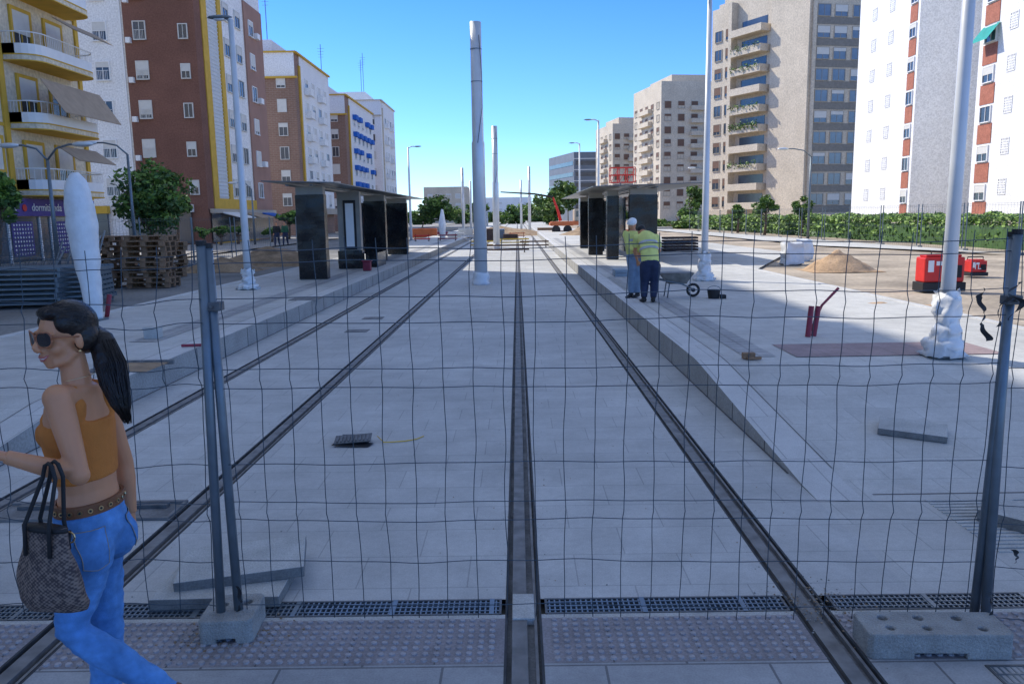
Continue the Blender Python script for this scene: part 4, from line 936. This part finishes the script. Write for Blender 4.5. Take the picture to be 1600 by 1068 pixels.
c=P(972,340,120); t=emp('scissor_lift',(c.x,120,.1),'red lattice work platform rising behind the right shelter','lift')
b=MB(); zt=P(972,262,120).z; zb=P(972,285,120).z
for x in (-1.8,-.6,.6,1.8):
    b.tube([(c.x+x,119,zb),(c.x+x,119,zt)],.06,6); b.tube([(c.x+x,121,zb),(c.x+x,121,zt)],.06,6)
for z in (zb,(zb+zt)/2,zt): b.tube([(c.x-1.8,119,z),(c.x+1.8,119,z)],.06,6); b.tube([(c.x-1.8,121,z),(c.x+1.8,121,z)],.06,6)
for x in (-1.8,-.6,.6): b.tube([(c.x+x,119,zb),(c.x+x+1.2,119,zt)],.04,5)
b.build('basket',M_redp,t)
b=MB(); b.tube([(c.x,120,.2),(c.x-.3,120,zb)],.16,8); b.build('mast',M_greyb,t)
for i,(px,py,wd,Y,m) in enumerate(((760,386,2.0,52,M_yelp),(800,384,2.4,56,M_yelp),(835,386,1.8,50,M_shutb),(700,384,1.4,58,M_mar),(660,384,1.2,58,M_redp),(735,380,1.5,66,M_whites),(808,378,1.5,75,M_org),(790,390,2.6,44,M_shutb))):
    c=P(px,py,Y); c.z=0 if abs(c.x+1)<3 else PH; t=emp('site_barrier',c,['yellow low barrier left of the second mast','long yellow low barrier across the middle rails','dark low barrier near the right kerb','maroon low barrier by the left platform end','red barrier at the far end of the left shelter','white low barrier behind the masts','orange barrier at the far track end','nearest dark low barrier across the tracks'][i],'barrier','low barriers closing the tracks')
    b=MB(); b.box(c.x-wd/2,c.x+wd/2,c.y-.03,c.y+.03,c.z+.35,c.z+.44); b.build('rail',m,t)
    b=MB(); b.box(c.x-wd/2,c.x+wd/2,c.y-.03,c.y+.03,c.z+.12,c.z+.20); b.build('rail',m,t)
    for s in (-1,1):
        b=MB(); b.box(c.x+s*wd*.4-.03,c.x+s*wd*.4+.03,c.y-.25,c.y+.25,c.z,c.z+.06); b.box(c.x+s*wd*.4-.025,c.x+s*wd*.4+.025,c.y+.031,c.y+.06,c.z+.06,c.z+.5); b.build('leg',M_black,t)
c=P(692,376,62); c.z=PH; t=emp('wrapped_post',c,'small white wrapped post at the far end of the left platform','wrapped post'); b=MB(); b.tube([c,c+V((0,0,1.2)),c+V((0,0,2.3))],[.2,.28,.08],10); b.jit(.06,3); b.build('plastic_wrap',M_wrap,t,smooth=True)
# ================================================================= PEOPLE
def remesh(mb,vox,sm=4):
    me=mb.mesh('tmp',M_black); o=bpy.data.objects.new('tmp',me); col.objects.link(o)
    r=o.modifiers.new('r','REMESH'); r.mode='VOXEL'; r.voxel_size=vox
    s=o.modifiers.new('s','SMOOTH'); s.iterations=sm; s.factor=.5
    dg=bpy.context.evaluated_depsgraph_get(); dg.update(); m2=bpy.data.meshes.new_from_object(o.evaluated_get(dg)); bpy.data.objects.remove(o)
    out=MB(); out.v=[tuple(v.co) for v in m2.vertices]; out.f=[tuple(p.vertices) for p in m2.polygons]; out.m=[0]*len(out.f); return out
def headmb(c,face,up=V((0,0,1)),s=1.):
    f=V(face).normalized(); yb=-f; xs_=yb.cross(up).normalized(); zz=xs_.cross(yb).normalized()
    Mt=Matrix.Translation(V(c))@Matrix((xs_,yb,zz)).transposed().to_4x4()@Matrix.Scale(s,4)
    b=MB()
    b.ell((0,.012,.03),(.073,.092,.083)); b.ell((0,-.028,-.03),(.056,.058,.073)); b.ell((0,-.062,-.087),(.021,.018,.016)); b.ell((0,-.012,-.068),(.048,.052,.032))
    for q in (-1,1):
        b.ell((q*.036,-.056,-.028),(.024,.024,.024)); b.ell((q*.073,.008,-.012),(.008,.018,.03)); b.ell((q*.03,-.072,.024),(.026,.013,.009)); b.tube([(q*.02,-.064,-.082),(q*.042,-.03,-.075),(q*.054,.0,-.045)],[.016,.018,.018],8)
    b.tube([(0,-.082,.014),(0,-.098,-.010),(0,-.108,-.026)],[.009,.012,.013],8); b.ell((0,-.100,-.030),(.019,.011,.009))
    b.ell((0,-.080,-.056),(.024,.012,.013)); b.ell((0,-.076,-.072),(.018,.012,.008))
    return b.xf(Mt),Mt
def hand(wr,d,palmn,s=1.,curl=.5,thumb=1):
    d=V(d).normalized(); n=V(palmn); n=(n-d*n.dot(d)).normalized(); sd=d.cross(n).normalized()*thumb
    b=MB(); b.tube([wr-d*.04,wr+d*.02*s,wr+d*.06*s,wr+d*.09*s],[(.021*s,.019*s),(.027*s,.015*s),(.038*s,.014*s),(.037*s,.011*s)],12,side=sd)
    for k,(o,l) in enumerate(((.029,.068),(.010,.078),(-.010,.072),(-.028,.056))):
        p=wr+d*.082*s+sd*o*s; pts=[p]; a=0; cur=p
        for q in range(3): a+=curl*.6; dd=d*math.cos(a)+n*math.sin(a); cur=cur+dd*l*s*[.42,.33,.25][q]; pts.append(cur)
        b.tube(pts,[.0088*s,.008*s,.0074*s,.006*s],8)
    p=wr+d*.025*s+sd*.024*s; pts=[p,p+(d*.6+sd*.6+n*.2).normalized()*.035*s,p+(d*.8+sd*.5+n*.35).normalized()*.068*s]; b.tube(pts,[.012*s,.0095*s,.007*s],8)
    return b
def person(label,J,side,face,s,skin,topm,legm,shoem,vox=.012,sleeve=.5,cap=None,hairm=None,shoe=True,group=None,woman=False,topname='shirt',band=None):
    base=V((J['pel'].x,J['pel'].y,min(J['anL'].z,J['anR'].z)-.08*s)); t=emp('person',base,label,'person',group)
    side=V(side).normalized(); pel,wst,ch,nk=J['pel'],J['waist'],J['chest'],J['neck']
    tor=[pel-(wst-pel)*.35,pel,wst,wst.lerp(ch,.55),ch,ch.lerp(nk,.55),ch.lerp(nk,.82),nk]
    rad=[(.115,.085),(.155,.108),(.112,.082),(.122,.092),(.135,.098),(.150,.074),(.115,.055),(.055,.05)] if woman else [(.12,.09),(.165,.115),(.15,.11),(.16,.10),(.175,.105),(.15,.08),(.11,.06),(.055,.055)]
    rad=[(a*s,b*s) for a,b in rad]
    b=MB(); b.tube(tor,rad,18,side=side)
    b.tube([nk-(nk-ch).normalized()*.05*s,nk.lerp(J['head'],.5),J['head']],[.052*s,.044*s,.046*s] if woman else [.06*s,.05*s,.05*s],12)
    arms=[]
    ar=[.047,.043,.034,.035,.023] if woman else [.05,.046,.037,.037,.024]
    lr=[.082,.071,.049,.049,.034] if woman else [.09,.08,.056,.056,.038]
    for q in 'LR':
        arms.append(([J['sh'+q],J['sh'+q].lerp(J['el'+q],.35),J['el'+q],J['el'+q].lerp(J['wr'+q],.3),J['wr'+q]],[x*s for x in ar]))
        b.tube([ch.lerp(nk,.62),J['sh'+q]],[.055*s,.045*s],12)
    legs=[]
    for q in 'LR':
        h_,k_,a_=J['hip'+q],J['kn'+q],J['an'+q]
        legs.append(([h_,h_.lerp(k_,.4),k_,k_.lerp(a_,.3),a_],[x*s for x in lr]))
    for p,r in arms: b.tube(p,r,12); b.ell(p[0],r[0]*1.03); b.ell(p[2],r[2]*1.02)
    for p,r in legs: b.tube(p,r,12); b.ell(p[0],r[0])
    hm,Mt=headmb(J['head'],face,s=s); b.add(hm)
    body=remesh(b,vox,4 if not woman else 3)
    for q in 'LR':
        d=J.get('hd'+q) or (J['wr'+q]-J['el'+q]); body.add(hand(J['wr'+q],d,J.get('hp'+q,V((0,1,0))),s*.95,.6,1 if q=='L' else -1))
    body.build('body',skin,t,smooth=True)
    e=.008*s if vox<.01 else .018*s
    if not woman:
        b=MB()
        b.tube([pel.lerp(wst,.1)]+tor[2:6]+[ch.lerp(nk,.9)],[(x+e,y+e) for x,y in [rad[2]]+rad[2:6]]+[(.085*s,.07*s)],18,side=side)
        for p,r in arms:
            n=2 if sleeve<1 else 4; b.tube(p[:n]+[p[n-1].lerp(p[n],.5)] if n<4 else p,[x+e*1.3 for x in (r[:n]+[r[n-1]] if n<4 else r)],12); b.ell(p[0],r[0]+e)
        rm=remesh(b,vox,3); rm.v=[tuple(V(p)+noise.noise_vector(V(p)*12)*.008) for p in rm.v]; rm.build(topname,topm,t,smooth=True)
        if band:
            for f_ in (.25,.7):
                c0_=wst.lerp(ch,f_); ax_=(ch-wst).normalized(); b=MB(); b.tube([c0_-ax_*.025,c0_+ax_*.025],[(.155*s+e+.012,.104*s+e+.012)]*2,20,side=side,cap=False); b.build('reflective_band',band,t)
    b=MB(); top_=pel.lerp(wst,.72 if woman else .5)
    b.tube([tor[0],pel,top_],[(rad[0][0]+e,rad[0][1]+e),(rad[1][0]+e,rad[1][1]+e),(rad[1][0]*.80+e*.6,rad[1][1]*.82+e*.6)],20,side=side)
    lk=1.12 if not woman else 1.02
    for p,r in legs: b.tube(p[:-1]+[p[-2].lerp(p[-1],.97)],[x*lk+e for x in r],14); b.ell(p[0],r[0]+e)
    if woman:
        for q in J['butt']: b.ell(q,(.078*s,.078*s,.09*s))
    jb=remesh(b,vox,5)
    if woman:
        nv_=[]
        for p in jb.v:
            q=V(p); nv_.append(tuple(q+noise.noise_vector(V((q.x*9,q.y*9,q.z*26)))*.006+noise.noise_vector(V((q.x*20,q.y*20,q.z*60)))*.003))
        jb.v=nv_; J['jeans']=jb
    jo=jb.build('jeans' if woman else 'trousers',legm,t,smooth=True); J['jeans_ob']=jo
    if shoe:
        for q in 'LR':
            a_=J['an'+q]; fd=J['ft'+q]; b=MB(); b.tube([a_-fd*.05+V((0,0,-.03)),a_+fd*.03+V((0,0,-.04)),a_+fd*.12+V((0,0,-.06)),a_+fd*.19+V((0,0,-.065))],[(.036*s,.045*s),(.042*s,.045*s),(.045*s,.028*s),(.03*s,.018*s)],12,side=fd.cross(V((0,0,1)))); b.ell(a_,.045*s); b.build('shoe',shoem,t,smooth=True)
    if hairm and not woman:
        b=MB(); b.ell((0,.03,.045),(.08,.088,.08)); b.xf(Mt); b.build('hair',hairm,t,smooth=True)
    if cap:
        b=MB()
        b.ell((0,.008,.055),(.092,.112,.085)); b.tube([(0,-.01,.05),(0,-.01,.056)],[(.12,.1),(.12,.1)],20,side=V((0,1,0))); b.xf(Mt); b.build('hard_hat',cap,t,smooth=True)
    return t,Mt,tor,rad,arms
skin=mat('skin',(.60,.27,.135),.45,var=.06,scale=10); skin.node_tree.nodes['Principled BSDF'].inputs['Subsurface Weight'].default_value=.06
hiv=mat('hi_vis',(.72,.72,.22),.8,var=.1,scale=9,bump=.6,bscale=14); navy=mat('navy_cloth',(.025,.035,.075),.9,var=.2,scale=9,bump=.5,bscale=14); lbl=mat('pale_blue_cloth',(.19,.27,.38),.9,var=.2,scale=9)
bandm=mat('reflective_tape',(.45,.46,.47),.4,.2)
wk=P
Y0=GR(1015,472).y; gz=PH
J=dict(pel=wk(1016,412,Y0),waist=wk(1015,396,Y0+.08),chest=wk(1012,375,Y0+.25),neck=wk(1006,362,Y0+.42),head=wk(1002,362,Y0+.55),
 shL=wk(995,371,Y0+.34),shR=wk(1026,371,Y0+.34),elL=wk(992,393,Y0+.45),elR=wk(1030,392,Y0+.45),wrL=wk(996,408,Y0+.55),wrR=wk(1012,408,Y0+.6),
 hipL=wk(1009,414,Y0),hipR=wk(1023,414,Y0),knL=wk(1007,440,Y0+.06),knR=wk(1023,440,Y0+.05))
J['anL']=V((wk(1006,466,Y0).x,Y0-.02,gz+.09)); J['anR']=V((wk(1021,468,Y0-.1).x,Y0-.08,gz+.09)); J['ftL']=V((-.2,1,0)).normalized(); J['ftR']=V((.1,1,0)).normalized()
person('worker bending forward in a yellow shirt and dark trousers, back to the camera',J,(1,0,0),(-.2,.9,-.5),1.0,skin,hiv,navy,M_black,.016,.5,hairm=M_black,band=bandm)
Y1=Y0+.9
J=dict(pel=wk(992,398,Y1),waist=wk(990,385,Y1),chest=wk(989,370,Y1),neck=wk(989,360,Y1+.02),head=wk(988,351,Y1+.03),
 shL=wk(978,365,Y1),shR=wk(1000,365,Y1),elL=wk(981,382,Y1-.1),elR=wk(1003,380,Y1),wrL=wk(990,392,Y1-.25),wrR=wk(1001,394,Y1-.2),
 hipL=wk(987,400,Y1),hipR=wk(997,400,Y1),knL=wk(987,420,Y1-.05),knR=wk(996,420,Y1))
for q,x in (('L',986),('R',996)): J['an'+q]=V((wk(x,440,Y1).x,Y1,gz+.09)); J['ft'+q]=V((-.6,-.8,0))
person('worker in white hard hat and yellow shirt standing behind the bending worker',J,(1,0,0),(-.6,-.7,-.3),.98,skin,hiv,lbl,M_black,.016,1,cap=M_whites,band=bandm)
for i,(px,Y,lab,tm) in enumerate(((434,56,'distant pedestrian in black on the left pavement, left of two','a'),(447,58,'distant pedestrian in dark green on the left pavement, right of two','b'))):
    c=P(px,390,Y); c.z=.13; o=lambda x,y,z:c+V((x,y,z))
    J=dict(pel=o(0,0,.95),waist=o(0,0,1.1),chest=o(0,0,1.32),neck=o(0,0,1.47),head=o(0,0,1.62),shL=o(-.17,0,1.4),shR=o(.17,0,1.4),elL=o(-.22,.05,1.15),elR=o(.22,0,1.15),wrL=o(-.2,-.1,.93),wrR=o(.2,.1,.93),hipL=o(-.09,0,.92),hipR=o(.09,0,.92),knL=o(-.1,-.12,.5),knR=o(.1,.08,.5),anL=o(-.1,-.2,.09),anR=o(.1,.25,.12),ftL=V((0,-1,0)),ftR=V((0,-1,0)))
    person(lab,J,(1,0,0),(0,-1,0),1,skin,mat('far_top'+tm,(.02,.02,.02) if i==0 else (.03,.12,.06),.9),navy,M_black,.03,1,hairm=M_black)
# ---------------------------------------------------------------- the woman
YW=2.75; w_=lambda x,y,dy=0:P(x,y,YW+dy)
fwd=V((-.985,.17,0)).normalized(); lf=V((-.17,-.985,0)).normalized()
J=dict(pel=w_(143,832),waist=w_(138,758),chest=w_(122,668),neck=w_(126,598),head=w_(101,526),
 shL=w_(90,622,-.13),shR=w_(156,614,.13),elL=w_(124,742,-.20),wrL=w_(8,713,-.28),elR=w_(194,722,.2),wrR=w_(204,800,.2),
 hipL=w_(136,862,-.08),hipR=w_(150,862,.08),knL=w_(112,985,-.11),anL=w_(272,1085,-.08),knR=w_(168,1010,.06))
J['anR']=V((w_(160,1060,.05).x,YW+.05,.09)); J['ftL']=V((-.5,0,-.85)).normalized(); J['ftR']=V((-1,.1,0)).normalized()
J['hpL']=V((0,0,-1)); J['hpR']=V((-1,0,0)); J['hdR']=w_(206,835,.2)-w_(204,800,.2)
pc=J['pel']; J['butt']=[pc-fwd*.045+lf*.065+V((0,0,-.03)),pc-fwd*.045-lf*.065+V((0,0,-.03))]
denim=mat('denim',(.10,.27,.58),.85,var=.3,scale=5,bump=.25,bscale=300,fine=25)
face=V((-.50,-.865,-.05))
t,Mt,tor,rad,arms=person('woman in orange crop top and blue jeans walking past the fence with a handbag',J,lf,face,1.0,skin,None,denim,mat('tan_shoe',(.2,.1,.05)),.0058,0,woman=True)
W=t
MC['orange_knit']=mat('orange_knit',(.58,.19,.035),.85,var=.10,scale=12,bump=.3,bscale=200)
# fitted halter top: rings hug the torso, the upper ones narrow towards the neck
b=MB(); e=.007; wq,cq,nq=J['waist'],J['chest'],J['neck']
tt=[wq.lerp(cq,.16),wq.lerp(cq,.55),cq,cq.lerp(nq,.30)]
rr=[(.115,.086),(.124,.094),(.137,.100),(.131,.093)]
b.tube(tt,[(x+e,y+e) for x,y in rr],28,side=lf)
for s_ in (-1,1):
    b.ell(cq+fwd*.064+lf*s_*.055+V((0,0,-.012)),(.052,.052,.054))
    a_=cq.lerp(nq,.25)+lf*s_*.075
    b.tube([a_-fwd*.055,cq.lerp(nq,.6)+lf*s_*.07-fwd*.055,cq.lerp(nq,.93)+lf*s_*.062-fwd*.024],[(.045,.022),(.030,.018),(.018,.012)],12,side=lf)
    b.tube([a_+fwd*.055,cq.lerp(nq,.6)+lf*s_*.066+fwd*.052,cq.lerp(nq,.93)+lf*s_*.062+fwd*.018],[(.045,.022),(.026,.016),(.018,.012)],12,side=lf)
    b.tube([cq.lerp(nq,.93)+lf*s_*.062-fwd*.03,cq.lerp(nq,.95)+lf*s_*.062+fwd*.022],[(.018,.012),(.018,.012)],10,side=lf)
ct=remesh(b,.0055,5); ct.v=[tuple(V(p)+noise.noise_vector(V((p[0]*14,p[1]*14,p[2]*30)))*.003) for p in ct.v]
ct.build('crop_top',MC['orange_knit'],W,smooth=True)
M_belt=mat('belt_leather',(.20,.08,.035),.5,var=.15,scale=20)
bc=J['pel'].lerp(J['waist'],.68); ax=(J['waist']-J['pel']).normalized(); b=MB(); n=44
bx_=.139; by_=.100
ring=[]
for k in range(n):
    a=2*math.pi*k/n; ring.append(bc+lf*math.cos(a)*bx_-fwd*math.sin(a)*by_)
for k in range(n):
    p,q=ring[k],ring[(k+1)%n]; po=(p-bc).normalized()*.006; qo=(q-bc).normalized()*.006; hh=ax*.020
    b.hexa([p-hh,q-hh,q-hh-qo*2,p-hh-po*2,p+hh,q+hh,q+hh-qo*2,p+hh-po*2])
bt=b.build('belt',M_belt,W)
MC['brass']=mat('brass',(.7,.5,.25),.3,.9)
for k in range(0,n,2):
    p=ring[k]; o=(p-bc).normalized()
    if o.dot(V((.5,-.86,0)))<-.3: continue
    b=MB(); b.tube([p,p+o*.004],.0085,10); b.tube([p+o*.0041,p+o*.0052],.0045,8,m=1); sub(b,'grommet',[MC['brass'],M_black],bt)
jb=J['jeans']; bv=BVHTree.FromPolygons([V(p) for p in jb.v],jb.f)
def proj(p,dr,off=.003):
    hit=bv.ray_cast(V(p)+V(dr)*.35,-V(dr))
    return hit[0]+hit[1]*off if hit[0] is not None else None
def pocket(cen,dr,wd,hh):
    dr=V(dr).normalized(); sx=V((0,0,1)).cross(dr).normalized(); up=dr.cross(sx).normalized()
    b=MB(); n=8; grid=[]
    for i in range(n+1):
        row=[]
        for j in range(n+1):
            u=-1+2*i/n; v=-1+2*j/n; k=.9+.1*v; tip=(-.18*(1-abs(u))*(1 if j==0 else 0))
            q=proj(cen+sx*u*wd*k+up*(v+tip)*hh,dr,.0035)
            if q is None: return
            row.append(q)
        grid.append(row)
    for r_ in grid: b.v+=[tuple(q) for q in r_]
    for i in range(n):
        for j in range(n): k=i*(n+1)+j; b.f.append((k,k+n+1,k+n+2,k+1)); b.m.append(0)
    po=b.build('back_pocket',mat('denim_pocket',(.085,.235,.52),.85,var=.2,scale=6,fine=30),W,smooth=True)
    ed=[grid[i][0] for i in range(n+1)]+[grid[n][j] for j in range(1,n+1)]+[grid[i][n] for i in range(n-1,-1,-1)]+[grid[0][j] for j in range(n-1,-1,-1)]
    s=MB(); s.tube([q+dr*.001 for q in ed],.0013,4); sub(s,'stitching',mat('thread',(.35,.3,.22),.8),po)
for s_ in (1,-1): pocket(pc-fwd*.02+lf*s_*.07+V((0,0,-.005)),(-fwd+lf*s_*.55+V((0,0,-.05))).normalized(),.052,.062)
M_hair=mat('black_hair',(.014,.010,.009),.36,var=.4,scale=30,bump=.25,bscale=60)
b=MB(); b.ell((0,.026,.043),(.081,.094,.086),seg=28,rings=16); b.ell((0,.07,.0),(.062,.05,.075)); b.ell((.052,.045,-.005),(.033,.05,.055)); b.ell((-.052,.045,-.005),(.033,.05,.055)); b.ell((0,-.026,.090),(.062,.052,.026)); b.ell((.055,-.012,.055),(.024,.045,.038)); b.ell((-.055,-.012,.055),(.024,.045,.038))
b.xf(Mt); hc=remesh(b,.006,4); hbv=BVHTree.FromPolygons([V(p) for p in hc.v],hc.f)
hcm=MB(); hcm.add(hc); random.seed(5); tie=Mt@V((0,.118,.015)); crown=Mt@V((0,.02,.04))
for q in range(190):
    a=random.uniform(-1.9,1.9); st=Mt@V((math.sin(a)*.08,-.08*math.cos(a)+.01,.055+.05*math.cos(a)*.8+random.uniform(-.01,.03))); L_=[]
    for k in range(12):
        p=st.lerp(tie,k/11); d_2=(p-crown); d_2=d_2.normalized() if d_2.length>1e-4 else V((0,0,1)); h_=hbv.ray_cast(crown+d_2*.3,-d_2)
        if h_[0] is not None: L_.append(h_[0]-h_[1]*.0003)
    if len(L_)>3: hcm.tube(L_,.0014,4)
hcm.build('hair_cap',M_hair,W,smooth=True)
b=MB(); root=Mt@V((0,.100,.005))
pts=[root,w_(158,530,.05),w_(172,565,.02),w_(180,600,.0),w_(189,632,-.02),w_(200,662,-.03)]
b.tube(pts,[(.030,.020),(.042,.028),(.048,.030),(.040,.026),(.022,.014),(.002,.002)],20)
for q in range(380):
    a=random.uniform(0,6.28); L_=[]; tw=random.uniform(-.25,.35); fl=random.uniform(.6,1.06); ln=random.uniform(.35,1)
    for k,p in enumerate(pts):
        rr_=[.032,.044,.051,.046,.032,.012][k]*fl; pp_=p
        if k==5: pp_=pts[4].lerp(p,ln)
        wv=V((noise.noise(V((q*.7,k*.6,0)))*.010*(k>1),0,0))
        L_.append(pp_+V((math.cos(a+tw*k)*rr_,math.sin(a+tw*k)*rr_*.66,0))+wv)
    b.tube(L_,[.002,.0023,.0022,.002,.0014,.0004],4)
b.build('ponytail',M_hair,W,smooth=True)
M_fr=mat('amber_frame',(.36,.13,.06),.3,var=.2,scale=40); M_lens=mat('dark_lens',(.012,.008,.01),.08,spec=.9)
b=MB(); le=MB()
for s_ in (-1,1):
    c_=V((s_*.034,-.095,.008)); n=28; ring=[]
    for k in range(n+1):
        a=2*math.pi*k/n; ca_,sa_=math.cos(a),math.sin(a); u=abs(ca_)**.8*(1 if ca_>0 else -1); v=abs(sa_)**.8*(1 if sa_>0 else -1)
        xx=u*.030; ring.append(c_+V((xx,s_*xx*.30+.004*(abs(xx)/.029)**2,v*.026+ (.004 if (u*s_>.4 and v>0) else 0))))
    b.tube(ring,.0028,8); i=len(le.v); le.v+= [tuple(p) for p in ring[:-1]]; le.f.append(tuple(range(i,i+n))); le.m.append(0)
    b.tube([(s_*.062,-.084,.018),(s_*.076,-.052,.014),(s_*.081,.005,.006)],.0028,6)
b.tube([(-.006,-.097,.014),(0,-.101,.016),(.006,-.097,.014)],.0026,6)
b.xf(Mt); le.xf(Mt); sg_=b.build('sunglasses',M_fr,W,smooth=True); sub(le,'lens',M_lens,sg_)
M_lip=mat('lips',(.46,.13,.11),.35)
b=MB(); b.tube([(-.027,-.079,-.048),(-.014,-.090,-.055),(0,-.094,-.056),(.014,-.090,-.055),(.027,-.079,-.048)],[(.0015,.0015),(.0035,.003),(.004,.0035),(.0035,.003),(.0015,.0015)],8)
b.tube([(-.024,-.080,-.052),(-.011,-.088,-.0645),(0,-.091,-.067),(.011,-.088,-.0645),(.024,-.080,-.052)],[(.0015,.0015),(.0035,.0035),(.0045,.0045),(.0035,.0035),(.0015,.0015)],8); b.xf(Mt); b.build('lips',M_lip,W,smooth=True)
b=MB(); b.tube([(-.020,-.082,-.053),(-.009,-.089,-.0597),(0,-.0905,-.0613),(.009,-.089,-.0597),(.020,-.082,-.053)],[(.002,.001),(.003,.0036),(.003,.004),(.003,.0036),(.002,.001)],8); b.xf(Mt); b.build('teeth',mat('teeth',(.78,.76,.70),.4),W,smooth=True)
for s_ in (-1,1):
    b=MB(); b.ell((s_*.08,.0,-.045),.0055); b.xf(Mt); b.build('earring',MC['brass'],W,smooth=True)
b=MB(); nb=J['neck'].lerp(J['head'],.12)
b.tube([nb+V((math.cos(a)*.05,math.sin(a)*.05,.01*math.cos(a))) for a in [2*math.pi*k/20 for k in range(21)]],.0012,5); b.build('necklace',MC['brass'],W)
# handbag
M_bag=bpy.data.materials.new('woven_bag'); M_bag.use_nodes=True; n=M_bag.node_tree; bs=n.nodes['Principled BSDF']; bs.inputs['Roughness'].default_value=.75
tc=n.nodes.new('ShaderNodeTexCoord'); sp=n.nodes.new('ShaderNodeSeparateXYZ'); n.links.new(tc.outputs['Object'],sp.inputs[0])
mm_=[]
for ax_,fr_ in (('X',420),('Z',520)):
    m1=n.nodes.new('ShaderNodeMath'); m1.operation='MULTIPLY'; m1.inputs[1].default_value=fr_; n.links.new(sp.outputs[ax_],m1.inputs[0]); m2_=n.nodes.new('ShaderNodeMath'); m2_.operation='SINE'; n.links.new(m1.outputs[0],m2_.inputs[0]); mm_.append(m2_)
mu=n.nodes.new('ShaderNodeMath'); mu.operation='MULTIPLY'; n.links.new(mm_[0].outputs[0],mu.inputs[0]); n.links.new(mm_[1].outputs[0],mu.inputs[1])
nz=n.nodes.new('ShaderNodeTexNoise'); nz.inputs['Scale'].default_value=60; n.links.new(tc.outputs['Object'],nz.inputs[0])
ad=n.nodes.new('ShaderNodeMath'); ad.operation='MULTIPLY_ADD'; ad.inputs[1].default_value=.2; n.links.new(mu.outputs[0],ad.inputs[0]); n.links.new(nz.outputs[0],ad.inputs[2])
rp=n.nodes.new('ShaderNodeValToRGB'); rp.color_ramp.elements[0].position=.38; rp.color_ramp.elements[0].color=(.055,.038,.038,1); rp.color_ramp.elements[1].position=.66; rp.color_ramp.elements[1].color=(.23,.165,.13,1); n.links.new(ad.outputs[0],rp.inputs[0]); n.links.new(rp.outputs[0],bs.inputs['Base Color'])
bc=P(77,884,2.47); t=emp('handbag',bc,'patterned brown handbag with black handles hanging from the woman arm','handbag')
sd=V((.96,-.28,0)).normalized(); b=MB(); prof=[(-.143,.105,.040),(-.135,.128,.055),(-.11,.138,.062),(-.05,.130,.060),(.03,.112,.045),(.10,.096,.028),(.135,.090,.022)]
pp=[]
for k in range(len(prof)-1):
    for q in range(4): pp.append([prof[k][j]+(prof[k+1][j]-prof[k][j])*q/4 for j in range(3)])
pp.append(list(prof[-1]))
b.tube([bc+V((0,0,z)) for z,_,_ in pp],[(a,c_) for _,a,c_ in pp],40,side=sd); b.jit(.014,12)
b.build('bag_body',M_bag,t,smooth=True)
b=MB(); b.tube([bc+V((0,0,.126)),bc+V((0,0,.140))],[(.0935,.027),(.0925,.025)],28,side=sd); b.build('leather_trim',M_black,t,smooth=True)
tp=P(80,722,2.47); nf=sd.cross(V((0,0,1)))
for s_ in (-1,1):
    b=MB(); o=nf*s_*.03; a1=bc+sd*.05+V((0,0,.05))+o*1.3; a2=bc-sd*.05+V((0,0,.05))+o*1.3
    b.tube([a1,a1+V((0,0,.1))-o*.3,tp+sd*.026+V((0,0,-.05))+o*.5,tp+sd*.014+V((0,0,-.008))+o*.4,tp+o*.4,tp-sd*.014+V((0,0,-.008))+o*.4,tp-sd*.026+V((0,0,-.05))+o*.5,a2+V((0,0,.1))-o*.3,a2],.0068,8)
    b.build('handle',M_black,t,smooth=True)
b=MB(); q2=bc-nf*.06; b.tube([q2+V((.03,0,.1)),q2+V((.02,-.01,.0)),q2+V((.03,-.01,-.04))],.005,8); b.build('tassel',M_black,t)
b=MB(); b.tube([q2+V((.03+.02*math.cos(a),-.01,.08+.02*math.sin(a))) for a in [2*math.pi*k/12 for k in range(13)]],.003,6); b.build('buckle',MC['brass'],t)
bpy.context.view_layer.update()
